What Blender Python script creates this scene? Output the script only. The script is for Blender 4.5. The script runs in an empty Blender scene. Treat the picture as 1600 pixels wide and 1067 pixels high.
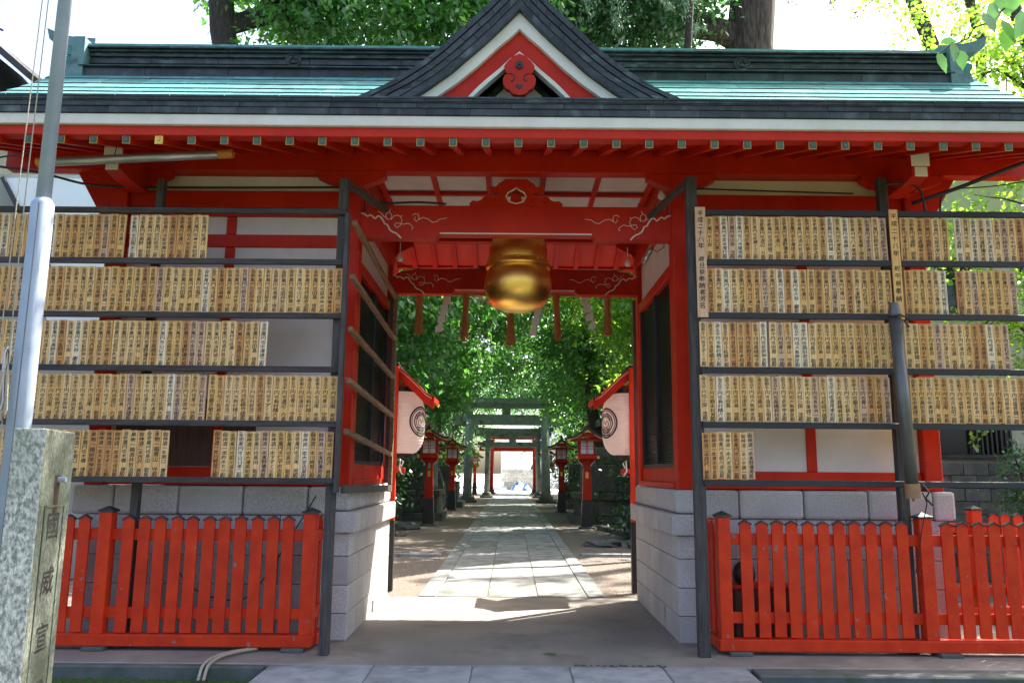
import bpy, math, random
import numpy as np
from mathutils import Vector, Matrix
R = math.radians
random.seed(11)
SC = bpy.context.scene
COL = SC.collection

# ------------------------------------------------------------------ camera, sky, sun, exposure
F, PITCH, ROLL = 1235.0, math.atan(203/1235.0), 0.0084
cam = bpy.data.cameras.new('camera'); cam.sensor_width = 36; cam.lens = F/1600*36
cam.clip_start = 0.05; cam.clip_end = 2000
camo = bpy.data.objects.new('camera', cam); COL.objects.link(camo)
_cp, _sp, _c, _s = math.cos(PITCH), math.sin(PITCH), math.cos(ROLL), math.sin(ROLL)
_up = Vector((0, -_sp, _cp)); _fw = Vector((0, _cp, _sp)); _x = Vector((1, 0, 0))
_r = _x*_c + _up*_s; _u = _x*-_s + _up*_c
mw = Matrix((( _r.x, _u.x, -_fw.x, 0), (_r.y, _u.y, -_fw.y, 0), (_r.z, _u.z, -_fw.z, 1.6), (0, 0, 0, 1)))
camo.matrix_world = mw
SC.camera = camo
SUN_EL, SUN_AZ = R(52), R(50)          # azimuth clockwise from +Y
wd = bpy.data.worlds.new('World'); SC.world = wd; wd.use_nodes = True
nt = wd.node_tree
sky = nt.nodes.new('ShaderNodeTexSky'); sky.sky_type = 'NISHITA'; sky.sun_disc = False
sky.sun_elevation = SUN_EL; sky.sun_rotation = SUN_AZ
sky.air_density = 0.8; sky.dust_density = 5.0; sky.ozone_density = 0.4
nt.links.new(sky.outputs[0], nt.nodes['Background'].inputs[0])
nt.nodes['Background'].inputs[1].default_value = 0.15
sl = bpy.data.lights.new('sun', 'SUN'); sl.energy = 5.0; sl.angle = R(0.5); sl.color = (1.0, 0.95, 0.87)
so = bpy.data.objects.new('sun', sl); COL.objects.link(so)
sd = Vector((math.cos(SUN_EL)*math.sin(SUN_AZ), math.cos(SUN_EL)*math.cos(SUN_AZ), math.sin(SUN_EL)))
so.rotation_euler = sd.to_track_quat('Z', 'Y').to_euler()
so.location = (20, 17, 34)
SC.view_settings.view_transform = 'Standard'; SC.view_settings.look = 'None'
SC.view_settings.exposure = 1.97; SC.view_settings.gamma = 1.0
SC.view_settings.use_curve_mapping = False
SC.cycles.max_bounces = 8; SC.cycles.diffuse_bounces = 5; SC.cycles.transmission_bounces = 6
SC.cycles.caustics_reflective = False; SC.cycles.caustics_refractive = False

# ------------------------------------------------------------------ materials
def mat(name, c1, c2=None, scale=6, rough=0.6, bump=0.15, bscale=40, metal=0.0, stretch=(1, 1, 1),
        rnd=0.0, c3=None, c3scale=9, c3thr=0.62, spec=0.5, c3soft=0.06, trans=None, detail=5):
    m = bpy.data.materials.new(name); m.use_nodes = True
    n = m.node_tree; N = n.nodes; L = n.links
    b = N['Principled BSDF']
    tc = N.new('ShaderNodeTexCoord'); oi = N.new('ShaderNodeObjectInfo')
    mp = N.new('ShaderNodeMapping'); mp.inputs['Scale'].default_value = stretch
    off = N.new('ShaderNodeVectorMath'); off.operation = 'SCALE'; off.inputs[0].default_value = (37, 53, 71)
    L.new(oi.outputs['Random'], off.inputs['Scale'])
    ad = N.new('ShaderNodeVectorMath'); ad.operation = 'ADD'
    L.new(tc.outputs['Object'], ad.inputs[0]); L.new(off.outputs[0], ad.inputs[1])
    L.new(ad.outputs[0], mp.inputs['Vector'])
    no = N.new('ShaderNodeTexNoise'); no.inputs['Scale'].default_value = scale; no.inputs['Detail'].default_value = detail
    no.inputs['Roughness'].default_value = 0.62
    L.new(mp.outputs[0], no.inputs['Vector'])
    c2 = c2 or tuple(min(1, x*0.75) for x in c1)
    rp = N.new('ShaderNodeValToRGB')
    rp.color_ramp.elements[0].position = 0.36; rp.color_ramp.elements[1].position = 0.64
    rp.color_ramp.elements[0].color = (*c2, 1); rp.color_ramp.elements[1].color = (*c1, 1)
    L.new(no.outputs['Fac'], rp.inputs[0]); out = rp.outputs[0]
    if c3:
        n3 = N.new('ShaderNodeTexNoise'); n3.inputs['Scale'].default_value = c3scale; n3.inputs['Detail'].default_value = 6
        L.new(mp.outputs[0], n3.inputs['Vector'])
        mr = N.new('ShaderNodeMapRange'); mr.inputs[1].default_value = c3thr-c3soft; mr.inputs[2].default_value = c3thr+c3soft
        L.new(n3.outputs['Fac'], mr.inputs[0])
        mx = N.new('ShaderNodeMix'); mx.data_type = 'RGBA'
        L.new(mr.outputs[0], mx.inputs[0]); L.new(out, mx.inputs[6]); mx.inputs[7].default_value = (*c3, 1)
        out = mx.outputs[2]
    if rnd:
        hv = N.new('ShaderNodeHueSaturation')
        mr = N.new('ShaderNodeMapRange'); mr.inputs[3].default_value = 1-rnd; mr.inputs[4].default_value = 1+rnd
        L.new(oi.outputs['Random'], mr.inputs[0]); L.new(mr.outputs[0], hv.inputs['Value'])
        L.new(out, hv.inputs['Color']); out = hv.outputs[0]
    L.new(out, b.inputs['Base Color'])
    b.inputs['Roughness'].default_value = rough; b.inputs['Metallic'].default_value = metal
    b.inputs['Specular IOR Level'].default_value = spec
    if bump:
        nb = N.new('ShaderNodeTexNoise'); nb.inputs['Scale'].default_value = bscale; nb.inputs['Detail'].default_value = 4
        L.new(mp.outputs[0], nb.inputs['Vector'])
        bp = N.new('ShaderNodeBump'); bp.inputs['Strength'].default_value = bump; bp.inputs['Distance'].default_value = 0.02
        L.new(nb.outputs['Fac'], bp.inputs['Height']); L.new(bp.outputs[0], b.inputs['Normal'])
    return m

M = {}
M['red'] = mat('vermilion_paint', (.56, .025, .005), (.45, .016, .004), 2.2, .45, .06, 30, rnd=.05, spec=.22)
M['redworn'] = mat('worn_vermilion_paint', (.68, .045, .008), (.54, .028, .006), 5, .5, .12, 40, rnd=.08, spec=.25,
                   c3=(.20, .17, .16), c3scale=15, c3thr=.70, c3soft=.012)
M['redpale'] = mat('pale_red_paint', (.60, .06, .03), (.52, .04, .02), 3, .5, .05, 30, spec=.25)  # paler red, carrying bounced light on the rear soffit
M['cream'] = mat('cream_white_paint', (.74, .69, .62), (.64, .59, .53), 2.5, .6, .08, 30)
M['plaster'] = mat('white_plaster', (.72, .66, .65), (.64, .58, .58), 2, .8, .06, 60)
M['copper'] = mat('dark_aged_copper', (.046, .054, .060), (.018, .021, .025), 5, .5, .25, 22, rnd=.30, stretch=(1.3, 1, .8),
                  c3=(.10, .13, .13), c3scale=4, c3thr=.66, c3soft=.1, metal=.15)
M['patina'] = mat('green_copper_patina', (.13, .31, .30), (.075, .21, .21), 4, .95, .15, 30, rnd=.16, spec=.03, c3=(.08, .16, .17), c3scale=7, c3thr=.66)
M['granite'] = mat('speckled_granite', (.56, .54, .52), (.36, .345, .345), 75, .8, .25, 160, rnd=.10, detail=2,
                   c3=(.38, .36, .34), c3scale=2.0, c3thr=.58, c3soft=.12)
M['mossgranite'] = mat('weathered_pillar_granite', (.68, .68, .60), (.22, .225, .19), 60, .85, .5, 110, detail=2,
                       c3=(.13, .15, .10), c3scale=2.6, c3thr=.60, c3soft=.14, stretch=(1, 1, .6))
M['mortar'] = mat('grey_mortar', (.25, .24, .23), (.18, .17, .17), 20, .9, .2, 60)
M['greywood'] = mat('weathered_dark_timber', (.088, .076, .072), (.040, .033, .031), 5, .75, .5, 30, stretch=(7, 7, .7), rnd=.12)
M['greyrail'] = mat('weathered_timber_rail', (.070, .056, .054), (.030, .024, .023), 5, .7, .5, 30, stretch=(.7, 7, 7), rnd=.12)
M['brownrail'] = mat('brown_timber_rail', (.30, .17, .085), (.13, .075, .045), 4, .65, .35, 30, stretch=(8, .7, 8), rnd=.15)
M['brownwood'] = mat('dark_brown_timber', (.11, .05, .035), (.06, .03, .024), 4, .65, .3, 30, stretch=(8, 8, .7))
M['tablet'] = None
M['ink'] = mat('black_ink', (.012, .011, .012), (.03, .026, .024), 60, .7, 0)
M['gold'] = mat('gold_leaf', (1.0, .62, .15), (.92, .52, .11), 3, .36, .04, 12, metal=1.0)
M['goldtrim'] = mat('gilt_trim', (.75, .45, .10), (.6, .34, .07), 10, .35, .05, 30, metal=.8)
M['capgreen'] = mat('tarnished_bronze_cap', (.075, .10, .065), (.035, .06, .045), 12, .5, .1, 40)
M['dullbrass'] = mat('dull_brass', (.52, .45, .10), (.34, .30, .07), 14, .5, .05, 30, metal=.3)
M['captarnish'] = mat('cap_centre', (.11, .13, .07), (.06, .085, .055), 12, .5, .1, 40)
M['patina2'] = mat('weathered_grey_patina', (.15, .27, .27), (.085, .16, .165), 5, .55, .2, 26, rnd=.1, c3=(.05, .08, .085), c3scale=5, c3thr=.60, c3soft=.1)
M['black'] = mat('black_lacquer', (.018, .014, .016), (.011, .009, .011), 4, .4, .05, 30)
M['darkscreen'] = mat('dark_insect_screen', (.016, .015, .019), (.010, .009, .012), 3, .25, .02, 50)
M['steel'] = mat('silver_grey_paint', (.36, .42, .51), (.29, .345, .425), 3, .45, .05, 12, metal=.05, c3=(.14, .13, .13), c3scale=45, c3thr=.72, c3soft=.02)
M['tube'] = mat('dull_steel_tube', (.46, .45, .43), (.34, .33, .32), 3, .35, .06, 30, metal=.7)
M['darktube'] = mat('grey_plastic_tube', (.155, .15, .145), (.11, .105, .10), 3, .42, .06, 30, metal=.4)
M['orange'] = mat('orange_plastic', (.62, .24, .04), (.5, .18, .03), 4, .5, .05, 30)
M['tan'] = mat('tan_plastic_cap', (.36, .19, .09), (.26, .13, .06), 4, .5, .05, 30)
M['cable'] = mat('black_cable', (.012, .012, .013), None, 4, .5, 0)
M['rope'] = mat('pale_rope', (.45, .40, .30), None, 60, .8, .3, 90)
M['straw'] = mat('rusty_straw', (.52, .22, .075), (.34, .13, .045), 30, .85, .4, 60, stretch=(6, 6, .5))
M['whitepaper'] = mat('white_paper', (.82, .78, .76), (.78, .74, .72), 2, .8, .02, 30)
M['paving'] = mat('grey_paving_stone', (.36, .37, .38), (.25, .26, .27), 5, .85, .25, 60, rnd=.10, c3=(.13, .135, .13), c3scale=3, c3thr=.64, c3soft=.1)
M['pathstone'] = mat('worn_path_stone', (.27, .275, .262), (.15, .155, .148), 4, .85, .4, 50, rnd=.22, c3=(.10, .11, .085), c3scale=2.5, c3thr=.62, c3soft=.1)
M['joint'] = mat('mossy_joint', (.15, .155, .12), (.11, .105, .08), 14, .95, .3, 60)
M['concrete'] = mat('worn_concrete', (.30, .268, .225), (.19, .168, .142), 2.2, .8, .12, 45, c3=(.14, .125, .11), c3scale=1.1, c3thr=.60, c3soft=.12)
M['kerbcon'] = mat('mossy_dark_concrete', (.12, .13, .125), (.07, .085, .08), 4, .85, .2, 45, c3=(.05, .075, .04), c3scale=3, c3thr=.62, c3soft=.1)
M['dirt'] = mat('dark_soil', (.10, .085, .075), (.045, .04, .036), 22, .95, .6, 60, c3=(.045, .085, .012), c3scale=2.2, c3thr=.50, c3soft=.06)
M['gravel'] = mat('pale_gravel', (.20, .165, .13), (.10, .08, .065), 55, .95, .5, 120, c3=(.15, .12, .09), c3scale=.8, c3thr=.60, c3soft=.12)
M['pebble'] = mat('gravel_pebble', (.30, .26, .21), (.15, .13, .11), 10, .9, .1, 30)
M['rock'] = mat('dark_garden_rock', (.12, .12, .125), (.06, .06, .065), 5, .9, .5, 20, c3=(.06, .09, .03), c3scale=3, c3thr=.62)
M['oldstone'] = mat('mossy_old_stone', (.16, .15, .135), (.09, .088, .08), 6, .9, .4, 30, rnd=.14, c3=(.05, .065, .03), c3scale=3, c3thr=.58, c3soft=.08)
M['torii'] = mat('grey_green_torii_stone', (.36, .40, .39), (.24, .28, .28), 5, .7, .2, 30, c3=(.07, .09, .06), c3scale=2, c3thr=.64, c3soft=.1)
M['bark'] = mat('tree_bark', (.075, .055, .045), (.028, .022, .020), 5, .95, .9, 12, stretch=(5, 5, .8), c3=(.09, .10, .07), c3scale=3, c3thr=.66)
M['bark2'] = mat('ridged_tree_bark', (.115, .085, .068), (.026, .020, .018), 3.2, .95, 1.0, 7, stretch=(5, 5, .7), c3=(.11, .12, .09), c3scale=2, c3thr=.66)
M['wallbeige'] = mat('beige_render_wall', (.47, .46, .38), (.42, .41, .34), 2, .85, .1, 60)
M['wallgrey'] = mat('grey_siding_wall', (.33, .34, .31), (.29, .30, .27), 2, .8, .08, 50)
M['wallwhite'] = mat('white_panel_wall', (.80, .82, .83), (.74, .76, .78), 2, .7, .05, 50)
M['roofdark'] = mat('dark_metal_roof', (.04, .037, .037), (.025, .023, .024), 4, .55, .2, 30)
M['block'] = mat('grey_concrete_block', (.13, .14, .14), (.07, .08, .08), 5, .9, .25, 60, rnd=.12, c3=(.06, .07, .06), c3scale=2.4, c3thr=.60, c3soft=.1)
M['glass'] = mat('dark_window_glass', (.02, .025, .03), None, 2, .08, 0)
M['blue'] = mat('blue_tarp', (.03, .14, .55), (.02, .09, .4), 5, .5, .3, 8)
M['brightconc'] = mat('pale_street_concrete', (.72, .72, .70), (.64, .64, .62), 3, .8, .1, 30)
M['moss'] = mat('green_moss', (.055, .12, .012), (.03, .07, .01), 40, .95, .6, 90)

def tablet_mat():
    m = bpy.data.materials.new('cedar_tablet_wood'); m.use_nodes = True
    n = m.node_tree; N = n.nodes; L = n.links; b = N['Principled BSDF']
    oi = N.new('ShaderNodeObjectInfo'); tc = N.new('ShaderNodeTexCoord')
    rp = N.new('ShaderNodeValToRGB'); cr = rp.color_ramp; cr.interpolation = 'CONSTANT'
    cols = [(0.80, 0.48, 0.18), (0.85, 0.54, 0.24), (0.76, 0.43, 0.16), (0.87, 0.58, 0.28), (0.73, 0.38, 0.13), (0.82, 0.52, 0.23),
            (0.88, 0.71, 0.50), (0.81, 0.49, 0.20), (0.85, 0.55, 0.27), (0.64, 0.31, 0.11), (0.78, 0.47, 0.18), (0.69, 0.44, 0.28)]
    cr.elements[0].color = (*cols[0], 1); cr.elements[1].position = 1/len(cols); cr.elements[1].color = (*cols[1], 1)
    for i in range(2, len(cols)):
        e = cr.elements.new(i/len(cols)); e.color = (*cols[i], 1)
    L.new(oi.outputs['Random'], rp.inputs[0])
    off = N.new('ShaderNodeVectorMath'); off.operation = 'SCALE'; off.inputs[0].default_value = (97, 53, 171)
    L.new(oi.outputs['Random'], off.inputs['Scale'])
    ad = N.new('ShaderNodeVectorMath'); L.new(tc.outputs['Object'], ad.inputs[0]); L.new(off.outputs[0], ad.inputs[1])
    mp = N.new('ShaderNodeMapping'); mp.inputs['Scale'].default_value = (38, 38, 2.2); L.new(ad.outputs[0], mp.inputs[0])
    no = N.new('ShaderNodeTexNoise'); no.inputs['Scale'].default_value = 2.0; no.inputs['Detail'].default_value = 5
    L.new(mp.outputs[0], no.inputs[0])
    mx = N.new('ShaderNodeMix'); mx.data_type = 'RGBA'; mx.blend_type = 'MULTIPLY'; mx.inputs[0].default_value = 1
    r2 = N.new('ShaderNodeValToRGB'); r2.color_ramp.elements[0].position = .3; r2.color_ramp.elements[1].position = .62
    r2.color_ramp.elements[0].color = (.74, .64, .56, 1); r2.color_ramp.elements[1].color = (1, 1, 1, 1)
    L.new(no.outputs['Fac'], r2.inputs[0]); L.new(rp.outputs[0], mx.inputs[6]); L.new(r2.outputs[0], mx.inputs[7])
    L.new(mx.outputs[2], b.inputs['Base Color']); b.inputs['Roughness'].default_value = .7
    b.inputs['Specular IOR Level'].default_value = .3
    return m
M['tablet'] = tablet_mat()

def leaf_mat(name, ca, cb, ta, tb, tr=.5):
    m = bpy.data.materials.new(name); m.use_nodes = True
    n = m.node_tree; N = n.nodes; L = n.links
    N.remove(N['Principled BSDF'])
    ge = N.new('ShaderNodeNewGeometry')
    def ramp(a, b):
        r = N.new('ShaderNodeValToRGB'); r.color_ramp.elements[0].color = (*a, 1); r.color_ramp.elements[1].color = (*b, 1)
        L.new(ge.outputs['Random Per Island'], r.inputs[0]); return r
    d = N.new('ShaderNodeBsdfDiffuse'); t = N.new('ShaderNodeBsdfTranslucent'); g = N.new('ShaderNodeBsdfGlossy')
    g.inputs['Roughness'].default_value = .35; g.inputs['Color'].default_value = (.8, .9, .8, 1)
    L.new(ramp(ca, cb).outputs[0], d.inputs[0]); L.new(ramp(ta, tb).outputs[0], t.inputs[0])
    mx = N.new('ShaderNodeMixShader'); mx.inputs[0].default_value = tr
    L.new(d.outputs[0], mx.inputs[1]); L.new(t.outputs[0], mx.inputs[2])
    m2 = N.new('ShaderNodeMixShader'); m2.inputs[0].default_value = .09
    L.new(mx.outputs[0], m2.inputs[1]); L.new(g.outputs[0], m2.inputs[2])
    L.new(m2.outputs[0], N['Material Output'].inputs[0])
    return m
M['leafA'] = leaf_mat('green_leaf', (.045, .12, .04), (.09, .20, .065), (.12, .44, .05), (.28, .66, .08), .5)
M['leafB'] = leaf_mat('deep_green_leaf', (.028, .075, .035), (.06, .13, .06), (.07, .28, .06), (.15, .42, .08), .42)
M['leafY'] = leaf_mat('yellow_green_leaf', (.09, .20, .02), (.14, .28, .03), (.32, .62, .04), (.5, .75, .07), .55)
M['leafN'] = leaf_mat('blue_green_needle', (.04, .075, .05), (.08, .13, .09), (.07, .16, .09), (.12, .24, .12), .3)
M['leafD'] = leaf_mat('dark_shrub_leaf', (.015, .04, .012), (.03, .075, .02), (.03, .12, .02), (.07, .2, .03), .3)

# ------------------------------------------------------------------ builders
class MB:
    def __init__(s): s.v = []; s.f = []; s.m = []
    def add(s, vs, fs, m=0):
        b = len(s.v); s.v.extend([tuple(p) for p in vs])
        for f in fs: s.f.append(tuple(i+b for i in f)); s.m.append(m)
        return s
    def box(s, x0, x1, y0, y1, z0, z1, m=0):
        return s.add([(x0,y0,z0),(x1,y0,z0),(x1,y1,z0),(x0,y1,z0),(x0,y0,z1),(x1,y0,z1),(x1,y1,z1),(x0,y1,z1)],
                     [(0,3,2,1),(4,5,6,7),(0,1,5,4),(1,2,6,5),(2,3,7,6),(3,0,4,7)], m)
    def setm(s, i, m): s.m[i] = m; return s
    def hexa(s, p, m=0):   # 8 arbitrary corners, same order as box
        return s.add(p, [(0,3,2,1),(4,5,6,7),(0,1,5,4),(1,2,6,5),(2,3,7,6),(3,0,4,7)], m)
    def bar(s, a, b, w, h, m=0, up=(0,0,1)):
        a = Vector(a); b = Vector(b); d = (b-a).normalized(); u = Vector(up)
        sx = d.cross(u)
        if sx.length < 1e-4: sx = d.cross(Vector((0,1,0)))
        sx.normalize(); u = sx.cross(d).normalized(); sx *= w/2; u *= h/2
        return s.hexa([a-sx-u, a+sx-u, b+sx-u, b-sx-u, a-sx+u, a+sx+u, b+sx+u, b-sx+u], m)
    def prism(s, pts, y0, y1, m=0, axis='y', mside=None):
        n = len(pts)
        if axis == 'y': P = lambda a, b, d: (a, d, b)
        elif axis == 'x': P = lambda a, b, d: (d, a, b)
        else: P = lambda a, b, d: (a, b, d)
        vs = [P(a, b, y0) for a, b in pts]+[P(a, b, y1) for a, b in pts]
        s.add(vs, [tuple(range(n)), tuple(range(2*n-1, n-1, -1))], m)
        s.add(vs, [(i, n+i, n+(i+1) % n, (i+1) % n) for i in range(n)], m if mside is None else mside)
        return s
    def tube(s, pts, r, n=8, m=0, cap=True, sx=1.0):
        pts = [Vector(p) for p in pts]; k = len(pts)
        rr = r if isinstance(r, (list, tuple)) else [r]*k
        vs = []; ref = None
        for i, p in enumerate(pts):
            d = (pts[min(i+1, k-1)]-pts[max(i-1, 0)]).normalized()
            if ref is None:
                ref = Vector((0, 0, 1)) if abs(d.z) < .9 else Vector((1, 0, 0))
            a = (ref-d*ref.dot(d)).normalized(); ref = a; b = d.cross(a)
            for j in range(n):
                t = 2*math.pi*j/n
                vs.append(p+a*math.cos(t)*rr[i]+b*math.sin(t)*rr[i]*sx)
        fs = [(i*n+j, i*n+(j+1) % n, (i+1)*n+(j+1) % n, (i+1)*n+j) for i in range(k-1) for j in range(n)]
        if cap: fs += [tuple(range(n-1, -1, -1)), tuple(range((k-1)*n, k*n))]
        return s.add(vs, fs, m)
    def lathe(s, prof, c=(0,0,0), n=32, m=0):
        vs = [(c[0]+r*math.cos(2*math.pi*j/n), c[1]+r*math.sin(2*math.pi*j/n), c[2]+z) for r, z in prof for j in range(n)]
        k = len(prof)
        fs = [(i*n+j, i*n+(j+1) % n, (i+1)*n+(j+1) % n, (i+1)*n+j) for i in range(k-1) for j in range(n)]
        return s.add(vs, fs, m)
    def mesh(s, name, mats, smooth=False):
        me = bpy.data.meshes.new(name); me.from_pydata(s.v, [], s.f)
        for q in (mats if isinstance(mats, (list, tuple)) else [mats]): me.materials.append(M[q] if isinstance(q, str) else q)
        if any(s.m): me.polygons.foreach_set('material_index', s.m)
        if smooth: me.polygons.foreach_set('use_smooth', [True]*len(s.f))
        me.update(); return me

def link(name, me, parent=None, loc=None, bevel=0, seg=1):
    o = bpy.data.objects.new(name, me); COL.objects.link(o)
    if parent is not None:
        o.parent = parent
        if parent.type == 'EMPTY': o.matrix_parent_inverse = Matrix.Translation(-Vector(parent.location))
        elif parent.get('_pi'): o.matrix_parent_inverse = Matrix.Translation(-Vector(parent.location))
    if loc is not None:
        o.location = loc
        o['_pi'] = 1
    if bevel:
        b = o.modifiers.new('bevel', 'BEVEL'); b.width = bevel; b.segments = seg; b.limit_method = 'ANGLE'; b.angle_limit = R(40)
    return o
def part(name, mb, mats, parent, smooth=False, bevel=0, label=None, seg=1):
    o = link(name, mb.mesh(name, mats, smooth), parent, bevel=bevel, seg=seg)
    if label: o['label'] = label
    return o
def thing(name, label, cat, loc=(0,0,0), group=None):
    o = bpy.data.objects.new(name, None); COL.objects.link(o); o.location = loc
    o.empty_display_size = .2
    o['label'] = label; o['category'] = cat
    if group: o['group'] = group
    return o
def tagone(o, label, cat, group=None):
    o['label'] = label; o['category'] = cat
    if group: o['group'] = group
    return o
def struct(name, mb, mats, **k):
    o = part(name, mb, mats, None, **k); o['kind'] = 'structure'; return o
def dup(root, loc, rotz=0, label=None, group=None, scale=1):
    r = root.copy(); COL.objects.link(r); r.location = loc; r.rotation_euler = (0, 0, rotz); r.scale = (scale,)*3
    if label: r['label'] = label
    if group: r['group'] = group
    for ch in list(root.children):
        c = ch.copy(); COL.objects.link(c); c.parent = r
        for g in list(ch.children):
            d = g.copy(); COL.objects.link(d); d.parent = c
    return r
def bx(*a): return MB().box(*a)

# ------------------------------------------------------------------ ground
CX = .03
struct('ground', MB().add([(-300,-60,-.11),(300,-60,-.11),(300,600,-.11),(-300,600,-.11)], [(0,1,2,3)]), 'dirt')
struct('gravel_ground', bx(-9, 9, 10.62, 57, -.2, -.012), 'gravel')
gf = struct('gate_floor', bx(-4.6, 4.75, 6.97, 10.6, -.35, 0), 'concrete', bevel=.008)
# dark lip in front of the gate floor (left and right of the slabs)
for a, b in ((-6.2, -2.03), (2.02, 6.4)):
    struct('step_edge', bx(a, b, 6.87 if a < 0 else 6.72, 6.962, -.30, -.005), 'kerbcon', bevel=.012)
struct('side_yard_left', bx(-12, -4.604, 6.97, 10.6, -.3, -.02), 'concrete')
struct('side_yard_right', bx(4.754, 12, 6.97, 11.9, -.3, -.02), 'concrete')
# front pavement slabs
fp = thing('front_pavement', '', '', (0, 6, 0)); del fp['label']; del fp['category']; fp['kind'] = 'structure'
part('bedding', bx(-2.0, 1.98, 2.2, 6.955, -.3, -.012), 'mortar', fp)
xs = [-2.0, -1.13, -.31, .5, 1.28, 1.98]
for j in range(7):
    y1 = 6.953-j*.62
    for i in range(len(xs)-1):
        sh = 0 if j % 2 == 0 else .0
        o = part('paving_slab', bx(xs[i]+.006, xs[i+1]-.006, y1-.61, y1, -.1, -.001-random.random()*.003), 'paving', fp, bevel=.007)
# moss cushions on the soil, front left and right
def patch(name, n, x0, x1, y0, y1, z, s, m, label=None, seed=3, tall=1.0):
    rg = np.random.default_rng(seed)
    mb = MB()
    for k in range(n):
        x = rg.uniform(x0, x1); y = rg.uniform(y0, y1); r = s*rg.uniform(.5, 1.4)
        a = rg.uniform(0, 6.28)
        vs = [(x+r*math.cos(a+t*1.257)*rg.uniform(.7, 1.2), y+r*math.sin(a+t*1.257)*rg.uniform(.7, 1.2), z) for t in range(5)]
        vs.append((x+rg.uniform(-.3, .3)*r, y, z+r*rg.uniform(.25, .8)*tall))
        mb.add(vs, [(t, (t+1) % 5, 5) for t in range(5)])
    o = part(name, mb, m, None); o['kind'] = 'stuff'
    return o
patch('moss', 2600, -4.2, -2.08, 6.3, 6.86, -.115, .022, 'moss', seed=4)
patch('moss', 700, -3.2, -2.05, 5.6, 6.3, -.115, .02, 'moss', seed=5)
patch('soil_crumbs', 1500, -4.6, -2.05, 5.2, 6.7, -.112, .014, 'pebble', seed=6)
patch('gravel', 9000, -3.6, 3.6, 10.75, 17.5, -.013, .016, 'pebble', seed=7)

# ------------------------------------------------------------------ stone approach path
sp = thing('stone_path', '', '', (0, 10.6, 0)); del sp['label']; del sp['category']; sp['kind'] = 'structure'
part('bedding', bx(-1.22+CX, 1.22+CX, 10.61, 56, -.2, -.006), 'joint', sp)
rg = random.Random(5)
for side in (-1, 1):
    y = 10.615
    while y < 55.5:
        ln = rg.uniform(.95, 1.25)
        xa, xb = sorted((side*.985, side*1.21))
        part('kerb_stone', bx(xa+CX, xb+CX, y, y+ln-.014, -.1, .012+rg.random()*.004), 'pathstone', sp, bevel=.006)
        y += ln
for c in range(3):
    y = 10.615
    while y < 55.5:
        ln = rg.uniform(.55, 1.15)
        xa = -.98+c*.655
        part('path_slab', bx(xa+.007+CX, xa+.648+CX, y, y+ln-.009, -.1, .002+rg.random()*.006), 'pathstone', sp, bevel=.006)
        y += ln
for s, xa, xb, yy in ((-1, -4.5, -1.3, 15.5), (1, 1.36, 4.5, 15.75)):
    k = struct('cross_kerb', MB(), 'paving') if False else None
    t = thing('cross_kerb', '', '', (s*2.5, yy, 0)); del t['label']; del t['category']; t['kind'] = 'structure'
    x = xa
    while x < xb-.1:
        ln = min(.8, xb-x)
        part('kerb_stone', bx(x, x+ln-.01, yy-.06, yy+.06, -.1, .05), 'paving', t, bevel=.008)
        x += ln

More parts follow.
